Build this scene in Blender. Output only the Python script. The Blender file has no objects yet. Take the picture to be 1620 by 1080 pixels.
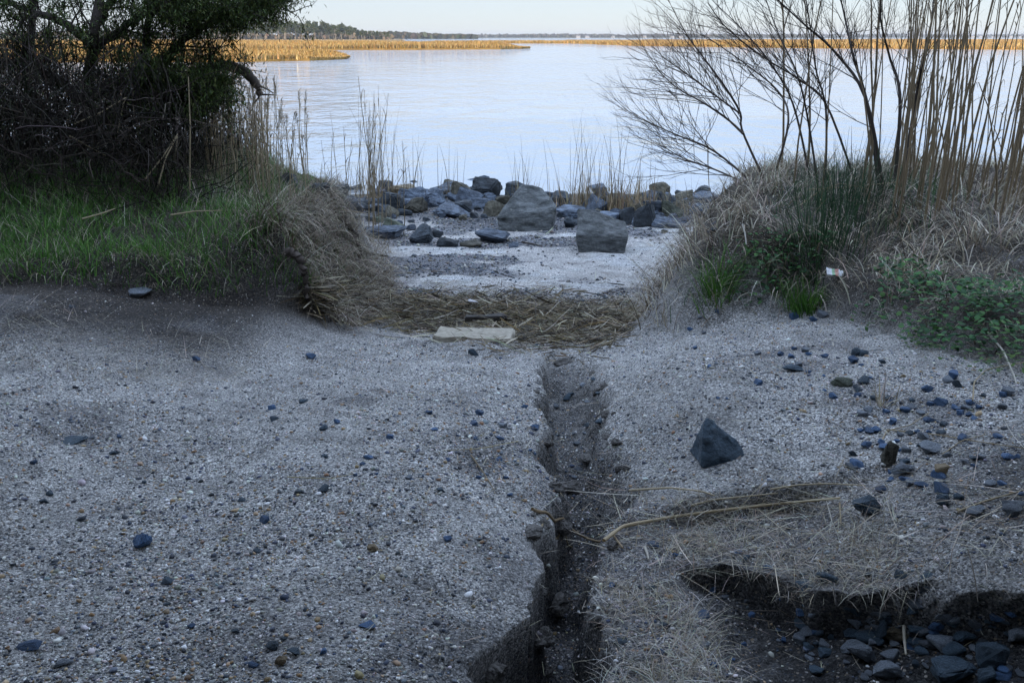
import bpy, bmesh, math, random
import numpy as np
from mathutils import Vector, Matrix, noise as mnoise

sc = bpy.context.scene
COL = sc.collection
R = math.radians

# ------------------------------------------------------------------ camera, sky, sun, exposure
F = 1500.0                       # focal length in pixels of the 1620 px wide photograph
PITCH = R(17.81)
CAMZ = 1.6
cam_d = bpy.data.cameras.new('camera')
cam_d.sensor_width = 36.0
cam_d.lens = F / 1620 * 36
cam_d.clip_start = 0.05
cam_d.clip_end = 30000
cam = bpy.data.objects.new('camera', cam_d)
cam.location = (0, 0, CAMZ)
cam.rotation_euler = (math.pi / 2 - PITCH, 0, 0)
COL.objects.link(cam)
sc.camera = cam

SUN_EL, SUN_AZ = R(12), R(203)    # azimuth clockwise from +Y: low behind the camera
world = bpy.data.worlds.new('World')
sc.world = world
world.use_nodes = True
wn = world.node_tree
bg = wn.nodes['Background']
sky = wn.nodes.new('ShaderNodeTexSky')
sky.sky_type = 'NISHITA'
sky.sun_disc = False
sky.sun_elevation = SUN_EL
sky.sun_rotation = SUN_AZ
sky.air_density = 0.7
sky.dust_density = 0.0
sky.ozone_density = 0.6
veil = wn.nodes.new('ShaderNodeMix')          # thin high cloud that evens out the clear sky
veil.data_type = 'RGBA'
veil.inputs[0].default_value = 0.8
vtc = wn.nodes.new('ShaderNodeTexCoord')       # the veil is brighter and bluer overhead than at the horizon
vsx = wn.nodes.new('ShaderNodeSeparateXYZ')
wn.links.new(vtc.outputs['Generated'], vsx.inputs[0])
vrp = wn.nodes.new('ShaderNodeMix')
vrp.data_type = 'RGBA'
vrp.inputs[6].default_value = (4.9, 5.5, 6.4, 1)
vrp.inputs[7].default_value = (11.0, 14.0, 19.5, 1)
wn.links.new(vsx.outputs[2], vrp.inputs[0])
wn.links.new(vrp.outputs[2], veil.inputs[7])
wn.links.new(sky.outputs[0], veil.inputs[6])
wn.links.new(veil.outputs[2], bg.inputs[0])
bg.inputs[1].default_value = 0.1

sun_d = bpy.data.lights.new('sun', 'SUN')
sun_d.energy = 3.0
sun_d.angle = R(0.5)
sun_d.color = (1.0, 0.80, 0.56)
sun = bpy.data.objects.new('sun', sun_d)
sd = Vector((math.sin(SUN_AZ) * math.cos(SUN_EL), math.cos(SUN_AZ) * math.cos(SUN_EL), math.sin(SUN_EL)))
sun.rotation_euler = sd.to_track_quat('Z', 'Y').to_euler()
sun.location = (0, 0, 60)
COL.objects.link(sun)

vs = sc.view_settings
vs.view_transform = 'Standard'
vs.look = 'None'
vs.exposure = 0.42
vs.gamma = 1.0
sc.cycles.use_adaptive_sampling = True
sc.cycles.max_bounces = 6
sc.cycles.transparent_max_bounces = 6

WATER = -1.3

# ------------------------------------------------------------------ numpy helpers
rng = np.random.default_rng(7)
_T = np.random.default_rng(3).random((256, 256))


def vnoise(x, y, s=0):
    x = np.asarray(x, float) + s * 17.31
    y = np.asarray(y, float) + s * 9.77
    xi, yi = np.floor(x).astype(int), np.floor(y).astype(int)
    fx, fy = x - xi, y - yi
    fx = fx * fx * (3 - 2 * fx)
    fy = fy * fy * (3 - 2 * fy)
    a, b = _T[xi % 256, yi % 256], _T[(xi + 1) % 256, yi % 256]
    c, d = _T[xi % 256, (yi + 1) % 256], _T[(xi + 1) % 256, (yi + 1) % 256]
    return ((a + (b - a) * fx) * (1 - fy) + (c + (d - c) * fx) * fy) * 2 - 1


def fbm(x, y, f, s=0, o=4):
    t, a = 0, 1.0
    for i in range(o):
        t = t + a * vnoise(x * f, y * f, s + i)
        f *= 2.03
        a *= 0.5
    return t / 1.6


def ss(a, b, x):
    t = np.clip((np.asarray(x, float) - a) / (b - a), 0, 1)
    return t * t * (3 - 2 * t)


cp, sp = math.cos(PITCH), math.sin(PITCH)


def ray(px, py):
    dx = (np.asarray(px, float) - 810) / F
    dy = (540 - np.asarray(py, float)) / F
    return dx + 0 * dy, cp + dy * sp + 0 * dx, -sp + dy * cp + 0 * dx


def at(px, py, Y):
    x, y, z = ray(px, py)
    t = Y / y
    return np.stack([x * t, y * t, CAMZ + z * t], -1)


def cast(px, py, H):
    """Where the ray through a pixel of the photograph meets the terrain H."""
    x, y, z = ray(px, py)
    x, y, z = [np.atleast_1d(v).astype(float) for v in (x, y, z)]
    t = np.full(x.shape, 0.8)
    done = np.zeros(x.shape, bool)
    hit = np.full(x.shape, 60.0)
    low = t.copy()
    while t.max() < 60 and not done.all():
        below = (CAMZ + z * t < H(x * t, y * t)) & ~done
        hit[below] = t[below]
        done |= below
        low = np.where(done, low, t)
        t = t * 1.012
    for _ in range(9):
        mid = .5 * (low + hit)
        below = CAMZ + z * mid < H(x * mid, y * mid)
        hit = np.where(below, mid, hit)
        low = np.where(below, low, mid)
    return np.stack([x * hit, y * hit, H(x * hit, y * hit)], -1)


# ------------------------------------------------------------------ terrain shape
def road(y):
    return np.interp(y, [-12, 1, 2.3, 4, 5.5, 6.6, 7.4, 8.6, 11, 13, 17, 18.5, 22, 40, 80],
                     [.3, .05, 0, -.13, -.32, -.48, -.66, -.86, -.98, -1.06, -1.2, -1.32, -1.8, -3.2, -4])


def d_left(x, y):
    xb = np.interp(y, [5.8, 6.4, 7, 9, 12, 15, 18, 22], [-1.62, -1.42, -1.42, -1.38, -1.75, -2.8, -4.5, -7])
    yf = np.interp(x, [-14, -8, -3.1, -2.4, -1.75, -1.3], [4.9, 5.3, 5.95, 6.2, 6.45, 6.8])
    return np.minimum(xb - x, y - yf) + .16 * fbm(x, y, 1.7, 5, 4)


def d_right(x, y):
    xb = np.interp(y, [6.5, 7, 8.5, 10.5, 13, 17.5, 22], [.92, .86, 1.25, 1.98, 2.95, 4.2, 7.5])
    yf = np.interp(x, [.6, .9, 1.3, 2.1, 2.3, 2.5, 4, 8], [7.1, 6.7, 6.25, 5.9, 4.9, 4.1, 3.6, 3.2])
    return np.minimum(x - xb, y - yf) + .2 * fbm(x, y, 1.5, 6, 4)


def H0(x, y):
    x, y = np.asarray(x, float), np.asarray(y, float)
    h = road(y) + (.26 * ss(-.9, -3.2, x) + .24 * ss(.45, 2.2, x)) * (1 - ss(6, 8.2, y))
    h = h + .17 * ss(-1.5, .0, d_left(x, y)) * ss(-1.1, -1.7, x) * (1 - ss(6.6, 7.4, y)) + .03 * fbm(x, y, .9, 1) + .022 * fbm(x, y, 3.1, 2) + .006 * fbm(x, y, 13, 3, 3)
    zl = np.interp(y, [4.5, 5.6, 6.5, 8, 10, 12.5, 16, 19, 24], [.10, .12, .2, .5, .45, .0, -.95, -1.5, -2]) + .08 * fbm(x, y, 1.3, 8) + .05 * fbm(x, y, 4.1, 18, 3)
    dl = d_left(x, y)
    zl = zl - .38 * (1 - ss(.1, 1.7, dl)) * ss(6.8, 8.2, y)
    ml = ss(0, 1, (dl + .04) / (.34 + .2 * ss(6.8, 8, y)))
    h = h * (1 - ml) + np.maximum(zl, h - .1) * ml
    zr = np.interp(y, [3.5, 5, 6, 7, 8, 9.5, 11.5, 15.5, 19, 24], [.16, .2, .16, .26, .33, .33, .08, -.95, -1.5, -2]) + .10 * fbm(x, y, 1.2, 9) + .05 * fbm(x, y, 3.9, 19, 3)
    mr = ss(-.1, .85, d_right(x, y))
    h = h * (1 - mr) + np.maximum(zr, h - .1) * mr
    # strand line of washed-up straw
    h = h + .07 * np.exp(-((y - 8.1 + .25 * x) / .35) ** 2) * ss(-1.7, -1.2, x) * ss(1.1, .7, x)
    return h


_rows = np.array([[556, 868, 930, 0.0], [572, 856, 948, .08], [600, 853, 966, .13], [620, 853, 970, .15], [660, 857, 974, .17], [700, 864, 984, .19],
                  [740, 878, 1000, .21], [775, 868, 1008, .24], [800, 852, 985, .28], [836, 842, 958, .31], [880, 848, 956, .33], [920, 850, 960, .34],
                  [958, 805, 962, .34], [997, 752, 950, .34], [1040, 718, 938, .34], [1078, 705, 928, .34]], float)
_L = cast(_rows[:, 1], _rows[:, 0], H0)
_Rr = cast(_rows[:, 2], _rows[:, 0], H0)
_gy = .5 * (_L[:, 1] + _Rr[:, 1])
_o = np.argsort(_gy)
GY, GL, GR, GD = _gy[_o], _L[_o, 0], _Rr[_o, 0], _rows[_o, 3]
YT = float(cast(1060, 792, H0)[0, 1])          # far edge of the low stubble terrace
LIPX = np.array([.55, .75, 1.0, 1.3, 1.6, 2.2])
_lp = cast(np.array([1150, 1200, 1290, 1400, 1500, 1620]), np.array([846, 862, 880, 892, 890, 900]), H0)


def gully(x, y):
    wob = .042 * fbm(x, y, 8, 20, 3)
    wob2 = .06 * fbm(x, y, 6, 21, 3)
    xl = np.interp(y, GY, GL) + .055 * fbm(y, 0 * y, 5.0, 22, 4) + wob
    xr = np.interp(y, GY, GR) + wob2
    d = np.interp(y, GY, GD)
    near = ss(3.2, 2.7, y)
    wl = .05 - .02 * near
    wr = .19 - .12 * near
    return d * np.minimum(ss(-.01, 1, (x - xl) / wl), ss(0, 1, (xr - x) / wr)), xl, xr


def terrace(x, y):
    xr = np.interp(y, GY, GR)
    e = .05 * fbm(x, y, 4, 30, 3)
    return ss(-.08, .02, x - xr) * ss(YT + .04, YT - .05, y + e) * (1 - .9 * ss(1.05, 1.55, x + e))


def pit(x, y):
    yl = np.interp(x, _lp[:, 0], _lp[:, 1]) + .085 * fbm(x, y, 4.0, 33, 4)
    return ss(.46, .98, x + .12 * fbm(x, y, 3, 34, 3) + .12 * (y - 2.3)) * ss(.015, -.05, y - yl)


def clods(x, y):
    return .045 * fbm(x, y, 7, 40, 5) + .02 * np.abs(fbm(x, y, 16, 44, 3))


def H(x, y):
    x, y = np.asarray(x, float), np.asarray(y, float)
    g, xl, xr = gully(x, y)
    g = g * 1.35
    t, p = terrace(x, y), pit(x, y)
    rough = np.clip(g / .12, 0, 1)
    left_bl = ss(.35, .0, xl - x) * ss(0, -.01, x - xl) * ss(3.1, 2.2, y)
    sh = .075 * np.exp(-np.maximum(np.maximum(xl - x, x - xr), 0) / .16) * ss(5.9, 4.8, y) * ss(.9, 2.2, y) * (1 - .7 * t)
    mound = .17 * np.exp(-((x - .95) / .5) ** 2 - ((y - 4.4) / .85) ** 2) + .10 * np.exp(-((x + .62) / .6) ** 2 - ((y - 4.0) / 1.5) ** 2)
    return H0(x, y) + mound - sh - g - .09 * t - .17 * p + clods(x, y) * (.9 * rough + .3 * t + .45 * p + .7 * left_bl)


# ------------------------------------------------------------------ mesh builders
def make(name, V, Fc, mat, cols=None, smooth=False, parent=None):
    """One mesh object from arrays: V (n,3), Fc a list of (m,k) index arrays, cols one colour per vertex."""
    me = bpy.data.meshes.new(name)
    V = np.ascontiguousarray(V, np.float32)
    me.vertices.add(len(V))
    me.vertices.foreach_set('co', V.ravel())
    Fc = [f for f in (Fc if isinstance(Fc, list) else [Fc]) if len(f)]
    idx = np.concatenate([f.ravel() for f in Fc]).astype(np.int32)
    tot = np.concatenate([np.full(len(f), f.shape[1]) for f in Fc]).astype(np.int32)
    me.loops.add(len(idx))
    me.loops.foreach_set('vertex_index', idx)
    me.polygons.add(len(tot))
    me.polygons.foreach_set('loop_start', np.concatenate([[0], np.cumsum(tot)[:-1]]).astype(np.int32))
    me.polygons.foreach_set('loop_total', tot)
    if smooth:
        me.polygons.foreach_set('use_smooth', np.ones(len(tot), bool))
    me.update(calc_edges=True)
    if cols is not None:
        at_ = me.color_attributes.new('Col', 'FLOAT_COLOR', 'POINT')
        c = np.ones((len(V), 4), np.float32)
        c[:, :3] = cols
        at_.data.foreach_set('color', c.ravel())
    if mat:
        me.materials.append(mat)
    ob = bpy.data.objects.new(name, me)
    COL.objects.link(ob)
    if parent:
        ob.parent = parent
    return ob


class Acc:
    """Collects tubes, strips and faces that become one mesh."""
    def __init__(s):
        s.v, s.f3, s.f4, s.c, s.n = [], [], [], [], 0

    def add(s, V, f3=None, f4=None, col=(1, 1, 1)):
        V = np.asarray(V, float).reshape(-1, 3)
        s.v.append(V)
        c = np.asarray(col, float)
        s.c.append(np.broadcast_to(c, (len(V), 3)) if c.ndim == 1 else c)
        if f3 is not None and len(f3):
            s.f3.append(np.asarray(f3) + s.n)
        if f4 is not None and len(f4):
            s.f4.append(np.asarray(f4) + s.n)
        s.n += len(V)

    def tubes(s, P, Rad, sides=3, col=None):
        P = np.asarray(P, float)
        n, k, _ = P.shape
        Rad = np.broadcast_to(np.asarray(Rad, float), (n, k))
        T = np.gradient(P, axis=1)
        T /= np.linalg.norm(T, axis=2, keepdims=True) + 1e-9
        ref = np.where(np.abs(T[:, :1, 2:3]) > .9, np.array([1., 0, 0]), np.array([0, 0, 1.]))
        A = np.cross(T, np.broadcast_to(ref, T.shape))
        A /= np.linalg.norm(A, axis=2, keepdims=True) + 1e-9
        B = np.cross(T, A)
        an = np.arange(sides) * 2 * math.pi / sides
        ring = P[:, :, None] + Rad[:, :, None, None] * (np.cos(an)[None, None, :, None] * A[:, :, None] + np.sin(an)[None, None, :, None] * B[:, :, None])
        i = np.arange(n)[:, None, None] * k * sides
        j = np.arange(k - 1)[None, :, None] * sides
        q = np.arange(sides)[None, None, :]
        q2 = (q + 1) % sides
        f = np.stack([i + j + q, i + j + q2, i + j + sides + q2, i + j + sides + q], -1).reshape(-1, 4)
        c = (1, 1, 1) if col is None else (np.repeat(np.asarray(col), k * sides, 0) if np.ndim(col) == 2 else col)
        s.add(ring, f4=f, col=c)

    def strips(s, P, W, S, col=None):
        """Flat tapering blades: centre lines P (n,k,3), widths W (n,k), side vectors S (n,3)."""
        n, k, _ = P.shape
        W = np.broadcast_to(W, (n, k))
        S = S[:, None, :] if S.ndim == 2 else S
        V = np.stack([P - S * W[..., None] / 2, P + S * W[..., None] / 2], 2)
        i = np.arange(n)[:, None] * k * 2
        j = np.arange(k - 1)[None] * 2
        f = np.stack([i + j, i + j + 1, i + j + 3, i + j + 2], -1).reshape(-1, 4)
        c = (1, 1, 1) if col is None else (np.repeat(np.asarray(col), k * 2, 0) if np.ndim(col) == 2 else col)
        s.add(V, f4=f, col=c)

    def build(s, name, mat, parent=None, smooth=False, origin=None):
        V = np.concatenate(s.v)
        if origin is not None:
            V = V - np.asarray(origin)
        fs = ([np.concatenate(s.f3)] if s.f3 else []) + ([np.concatenate(s.f4)] if s.f4 else [])
        o = make(name, V, fs, mat, np.concatenate(s.c), smooth, parent)
        if origin is not None:
            o.location = origin
        return o


def curves(B, L, phi, th, droop, k=4):
    """Blade centre lines that lean by th and droop further towards the tip."""
    n = len(B)
    P = np.zeros((n, k, 3))
    P[:, 0] = B
    for i in range(1, k):
        a = th + droop * (i / (k - 1)) ** 1.4
        st = (L / (k - 1))[:, None]
        P[:, i] = P[:, i - 1] + st * np.stack([np.sin(a) * np.cos(phi), np.sin(a) * np.sin(phi), np.cos(a)], -1)
    return P


def side(phi, twist):
    a = phi + math.pi / 2 + twist
    return np.stack([np.cos(a), np.sin(a), 0 * a], -1)


def mixcol(cs, n, jit=.15, r=rng):
    cs = np.asarray(cs)
    c = cs[r.integers(0, len(cs), n)]
    return np.clip(c * (1 + jit * r.standard_normal((n, 1))) * (1 + .05 * r.standard_normal((n, 3))), .004, .9)


def grass(acc, B, L, W, cols, lean=(.1, .5), droop=(.2, 1.2), k=4, phi=None, jit=.18):
    n = len(B)
    L = rng.uniform(*L, n) if isinstance(L, tuple) else L
    W = rng.uniform(*W, n)
    phi = rng.uniform(0, 2 * math.pi, n) if phi is None else phi
    P = curves(B, L, phi, rng.uniform(*lean, n), rng.uniform(*droop, n), k)
    prof = np.linspace(1, .12, k) ** .8
    acc.strips(P, W[:, None] * prof, side(phi, rng.normal(0, .5, n)), mixcol(cols, n, jit))


def tag(o, label=None, cat=None, group=None, kind=None):
    for k_, v in (('label', label), ('category', cat), ('group', group), ('kind', kind)):
        if v:
            o[k_] = v
    return o


def empty(name, loc):
    o = bpy.data.objects.new(name, None)
    o.location = loc
    COL.objects.link(o)
    return o


def copy_tree(o, loc, rot=(0, 0, 0), scale=(1, 1, 1)):
    c = o.copy()
    COL.objects.link(c)
    c.location, c.rotation_euler, c.scale = loc, rot, scale
    for ch in list(o.children):
        d = ch.copy()
        COL.objects.link(d)
        d.parent = c
    return c


# ------------------------------------------------------------------ materials
def new_mat(name):
    m = bpy.data.materials.new(name)
    m.use_nodes = True
    nt = m.node_tree
    return m, nt, nt.nodes['Principled BSDF']


def N(nt, t, **kw):
    n = nt.nodes.new(t)
    for k_, v in kw.items():
        if hasattr(n, k_):
            setattr(n, k_, v)
        else:
            n.inputs[k_].default_value = v
    return n


def math_n(nt, op, a, b=None, clamp=False):
    n = nt.nodes.new('ShaderNodeMath')
    n.operation = op
    n.use_clamp = clamp
    for i, v in enumerate((a, b)):
        if v is None:
            continue
        if isinstance(v, (int, float)):
            n.inputs[i].default_value = v
        else:
            nt.links.new(v, n.inputs[i])
    return n.outputs[0]


def mix_c(nt, fac, a, b, mode='MIX'):
    n = nt.nodes.new('ShaderNodeMix')
    n.data_type = 'RGBA'
    n.blend_type = mode
    for sock, v in ((n.inputs[0], fac), (n.inputs[6], a), (n.inputs[7], b)):
        if isinstance(v, (int, float)):
            sock.default_value = v
        elif isinstance(v, tuple):
            sock.default_value = (*v, 1)
        else:
            nt.links.new(v, sock)
    return n.outputs[2]


def ramp(nt, fac, stops):
    n = nt.nodes.new('ShaderNodeValToRGB')
    while len(n.color_ramp.elements) < len(stops):
        n.color_ramp.elements.new(.5)
    for e, (p, c) in zip(n.color_ramp.elements, stops):
        e.position = p
        e.color = (*c, 1) if isinstance(c, tuple) else (c, c, c, 1)
    nt.links.new(fac, n.inputs[0])
    return n.outputs[0]


def leafy(name, rough=.7, trans=.25, spec=.25):
    m, nt, b = new_mat(name)
    a = N(nt, 'ShaderNodeVertexColor', layer_name='Col')
    nt.links.new(a.outputs[0], b.inputs['Base Color'])
    b.inputs['Roughness'].default_value = rough
    b.inputs['Specular IOR Level'].default_value = spec
    if trans:
        tr = N(nt, 'ShaderNodeBsdfTranslucent')
        nt.links.new(a.outputs[0], tr.inputs[0])
        mx = N(nt, 'ShaderNodeMixShader')
        mx.inputs[0].default_value = trans
        nt.links.new(b.outputs[0], mx.inputs[1])
        nt.links.new(tr.outputs[0], mx.inputs[2])
        nt.links.new(mx.outputs[0], nt.nodes['Material Output'].inputs[0])
    return m


M_grass = leafy('grass_blades')
M_straw = leafy('dry_straw', .6, .15, .35)
M_bark = leafy('bark_and_twigs', .85, 0, .2)
M_leaf = leafy('evergreen_leaf', .65, .15, .3)
M_far = leafy('far_foliage', .9, 0, .1)
M_pebble = leafy('pebble_mix', .55, 0, .4)


def stone_mat(name, dark, light, accent, rough=.62, scale=1.0, spec=.4, bump=.03):
    m, nt, b = new_mat(name)
    tc = N(nt, 'ShaderNodeTexCoord')
    oi = N(nt, 'ShaderNodeObjectInfo')
    va = N(nt, 'ShaderNodeVectorMath', operation='ADD')
    nt.links.new(tc.outputs['Object'], va.inputs[0])
    mul = N(nt, 'ShaderNodeVectorMath', operation='SCALE')
    cmb = N(nt, 'ShaderNodeCombineXYZ')
    for i in range(3):
        nt.links.new(oi.outputs['Random'], cmb.inputs[i])
    nt.links.new(cmb.outputs[0], mul.inputs[0])
    mul.inputs['Scale'].default_value = 37
    nt.links.new(mul.outputs[0], va.inputs[1])
    mp = N(nt, 'ShaderNodeMapping')
    mp.inputs['Scale'].default_value = (1, 1, 2.6)
    mp.inputs['Rotation'].default_value = (.5, .3, 0)
    nt.links.new(va.outputs[0], mp.inputs[0])
    n1 = N(nt, 'ShaderNodeTexNoise', Scale=3.2 * scale, Detail=9.0, Roughness=.68)
    n2 = N(nt, 'ShaderNodeTexNoise', Scale=14 * scale, Detail=8.0, Roughness=.75)
    n3 = N(nt, 'ShaderNodeTexNoise', Scale=60 * scale, Detail=4.0, Roughness=.7)
    nt.links.new(mp.outputs[0], n1.inputs[0])
    nt.links.new(va.outputs[0], n2.inputs[0])
    nt.links.new(mp.outputs[0], n3.inputs[0])
    c = ramp(nt, n1.outputs[0], [(.36, dark), (.5, tuple(.45 * (d + l) for d, l in zip(dark, light))), (.62, light)])
    c = mix_c(nt, math_n(nt, 'MULTIPLY', ramp(nt, n2.outputs[0], [(.55, 0.0), (.68, 1.0)]), .55), c, accent)
    c = mix_c(nt, 1.0, c, ramp(nt, n3.outputs[0], [(.3, .55), (.7, 1.25)]), 'MULTIPLY')
    v = math_n(nt, 'ADD', math_n(nt, 'MULTIPLY', oi.outputs['Random'], .7), .65)
    vv = N(nt, 'ShaderNodeCombineColor')
    for i in range(3):
        nt.links.new(v, vv.inputs[i])
    c = mix_c(nt, 1.0, c, vv.outputs[0], 'MULTIPLY')
    nt.links.new(c, b.inputs['Base Color'])
    b.inputs['Roughness'].default_value = rough
    b.inputs['Specular IOR Level'].default_value = spec
    bp = N(nt, 'ShaderNodeBump', Strength=.9, Distance=bump / scale)
    hsum = math_n(nt, 'ADD', math_n(nt, 'MULTIPLY', n2.outputs[0], 1.0), math_n(nt, 'MULTIPLY', n3.outputs[0], .35))
    nt.links.new(hsum, bp.inputs['Height'])
    nt.links.new(bp.outputs[0], b.inputs['Normal'])
    return m


M_slate = stone_mat('blue_grey_slate', (.045, .06, .085), (.24, .30, .39), (.44, .49, .54), bump=.045)
M_dark = stone_mat('dark_wet_stone', (.022, .028, .035), (.10, .125, .15), (.17, .20, .22), .5)
M_brown = stone_mat('olive_brown_stone', (.06, .058, .042), (.20, .185, .14), (.30, .28, .21))
M_tanrock = stone_mat('tan_conglomerate', (.12, .10, .07), (.36, .29, .19), (.42, .38, .30))
M_moss = stone_mat('mossy_green_stone', (.05, .06, .045), (.16, .18, .13), (.20, .24, .05))
M_boulder = stone_mat('pale_topped_boulder', (.035, .042, .042), (.25, .27, .275), (.50, .49, .43), bump=.07)
M_sblue = stone_mat('small_blue_stone', (.03, .07, .15), (.10, .20, .38), (.28, .38, .52), .5, 5)
M_sgrey = stone_mat('small_grey_stone', (.10, .115, .135), (.30, .34, .39), (.46, .49, .52), .6, 5)
M_sdark = stone_mat('small_dark_stone', (.028, .05, .07), (.10, .155, .21), (.18, .23, .27), .5, 4)
M_tri = stone_mat('veined_blue_stone', (.045, .085, .125), (.15, .24, .33), (.30, .36, .40), .5, 2.5)
M_stan = stone_mat('small_tan_stone', (.18, .13, .07), (.42, .32, .19), (.5, .42, .3), .55, 9)


def ground_mat():
    m, nt, b = new_mat('sandy_gravel_soil')
    a = N(nt, 'ShaderNodeVertexColor', layer_name='Col')
    geo = N(nt, 'ShaderNodeNewGeometry')
    n1 = N(nt, 'ShaderNodeTexNoise', Scale=5.0, Detail=8.0, Roughness=.65)
    n2 = N(nt, 'ShaderNodeTexNoise', Scale=55.0, Detail=6.0, Roughness=.7)
    n4 = N(nt, 'ShaderNodeTexNoise', Scale=280.0, Detail=3.0, Roughness=.7)
    v1 = N(nt, 'ShaderNodeTexVoronoi', Scale=170.0)
    v2 = N(nt, 'ShaderNodeTexVoronoi', Scale=75.0)
    for n in (n1, n2, n4, v1, v2):
        nt.links.new(geo.outputs['Position'], n.inputs['Vector'])
    c = mix_c(nt, 1.0, a.outputs[0], ramp(nt, n1.outputs[0], [(.3, .6), (.5, 1.0), (.72, 1.25)]), 'MULTIPLY')
    c = mix_c(nt, 1.0, c, ramp(nt, n2.outputs[0], [(.3, .42), (.46, .95), (.72, 1.35)]), 'MULTIPLY')
    c = mix_c(nt, 1.0, c, ramp(nt, n4.outputs[0], [(.3, .7), (.7, 1.3)]), 'MULTIPLY')
    sep = N(nt, 'ShaderNodeSeparateColor')
    nt.links.new(v1.outputs['Color'], sep.inputs[0])
    grain = ramp(nt, sep.outputs[0], [(0.0, .14), (.2, .28), (.28, .9), (.7, 1.02), (.76, 1.8), (1.0, 2.4)])
    n5 = N(nt, 'ShaderNodeTexNoise', Scale=1.9, Detail=4.0, Roughness=.6)
    nt.links.new(geo.outputs['Position'], n5.inputs[0])
    patch = ramp(nt, n5.outputs[0], [(.34, .62), (.58, 1.0)])
    c = mix_c(nt, math_n(nt, 'MULTIPLY', patch, .9), c, mix_c(nt, 1.0, c, grain, 'MULTIPLY'))
    sep2 = N(nt, 'ShaderNodeSeparateColor')
    nt.links.new(v2.outputs['Color'], sep2.inputs[0])
    spot = math_n(nt, 'MULTIPLY', ramp(nt, sep2.outputs[1], [(.62, 0.0), (.64, 1.0)]), ramp(nt, v2.outputs['Distance'], [(.3, 1.0), (.42, 0.0)]))
    tint = ramp(nt, sep2.outputs[2], [(0.0, (.03, .04, .06)), (.45, (.08, .1, .13)), (.6, (.35, .27, .18)), (1.0, (.6, .58, .55))])
    c = mix_c(nt, math_n(nt, 'MULTIPLY', spot, patch), c, mix_c(nt, .75, c, tint))
    nt.links.new(c, b.inputs['Base Color'])
    b.inputs['Roughness'].default_value = .85
    b.inputs['Specular IOR Level'].default_value = .25
    hh = math_n(nt, 'ADD', math_n(nt, 'MULTIPLY', n2.outputs[0], 1.2), math_n(nt, 'MULTIPLY', n4.outputs[0], .35))
    hh = math_n(nt, 'ADD', hh, math_n(nt, 'MULTIPLY', v1.outputs['Distance'], -.25))
    bp = N(nt, 'ShaderNodeBump', Strength=.9, Distance=.016)
    nt.links.new(hh, bp.inputs['Height'])
    nt.links.new(bp.outputs[0], b.inputs['Normal'])
    return m


M_ground = ground_mat()


def water_mat():
    m, nt, b = new_mat('bay_water')
    geo = N(nt, 'ShaderNodeNewGeometry')
    mp = N(nt, 'ShaderNodeMapping')
    mp.inputs['Scale'].default_value = (.95, .55, 1)
    mp.inputs['Rotation'].default_value = (0, 0, .12)
    nt.links.new(geo.outputs['Position'], mp.inputs[0])
    n1 = N(nt, 'ShaderNodeTexNoise', Scale=2.2, Detail=4.0, Roughness=.6)
    n2 = N(nt, 'ShaderNodeTexNoise', Scale=.6, Detail=3.0, Roughness=.55)
    n3 = N(nt, 'ShaderNodeTexNoise', Scale=.03, Detail=3.0, Roughness=.5)
    for n in (n1, n2, n3):
        nt.links.new(mp.outputs[0], n.inputs[0])
    sx = N(nt, 'ShaderNodeSeparateXYZ')
    nt.links.new(geo.outputs['Position'], sx.inputs[0])
    mr = N(nt, 'ShaderNodeMapRange')
    for i, v in enumerate((16, 48, .06, 1.0)):
        mr.inputs[1 + i].default_value = v
    nt.links.new(sx.outputs[1], mr.inputs[0])
    calm = math_n(nt, 'MULTIPLY', ramp(nt, n3.outputs[0], [(.4, .45), (.6, 1.0)]), mr.outputs[0])
    h = math_n(nt, 'ADD', math_n(nt, 'MULTIPLY', n1.outputs[0], .48), math_n(nt, 'MULTIPLY', n2.outputs[0], 1.5))
    n5 = N(nt, 'ShaderNodeTexNoise', Scale=.22, Detail=2.0, Roughness=.5)
    nt.links.new(mp.outputs[0], n5.inputs[0])
    h = math_n(nt, 'ADD', h, math_n(nt, 'MULTIPLY', n5.outputs[0], 1.0))
    h = math_n(nt, 'MULTIPLY', h, calm)
    bp = N(nt, 'ShaderNodeBump', Strength=1.0, Distance=1.0)
    nt.links.new(h, bp.inputs['Height'])
    b.inputs['Base Color'].default_value = (.50, .555, .62, 1)
    b.inputs['Roughness'].default_value = .05
    b.inputs['IOR'].default_value = 2.0
    b.inputs['Metallic'].default_value = .3
    nt.links.new(bp.outputs[0], b.inputs['Normal'])
    return m


M_water = water_mat()


def plain(name, c, rough=.7, nscale=20, var=.3, spec=.3):
    m, nt, b = new_mat(name)
    tc = N(nt, 'ShaderNodeTexCoord')
    n = N(nt, 'ShaderNodeTexNoise', Scale=float(nscale), Detail=8.0, Roughness=.7)
    nt.links.new(tc.outputs['Object'], n.inputs[0])
    col = ramp(nt, n.outputs[0], [(.3, tuple(v * (1 - var) for v in c)), (.7, tuple(min(1, v * (1 + var)) for v in c))])
    nt.links.new(col, b.inputs['Base Color'])
    b.inputs['Roughness'].default_value = rough
    b.inputs['Specular IOR Level'].default_value = spec
    bp = N(nt, 'ShaderNodeBump', Strength=.5, Distance=.01)
    nt.links.new(n.outputs[0], bp.inputs['Height'])
    nt.links.new(bp.outputs[0], b.inputs['Normal'])
    return m


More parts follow.
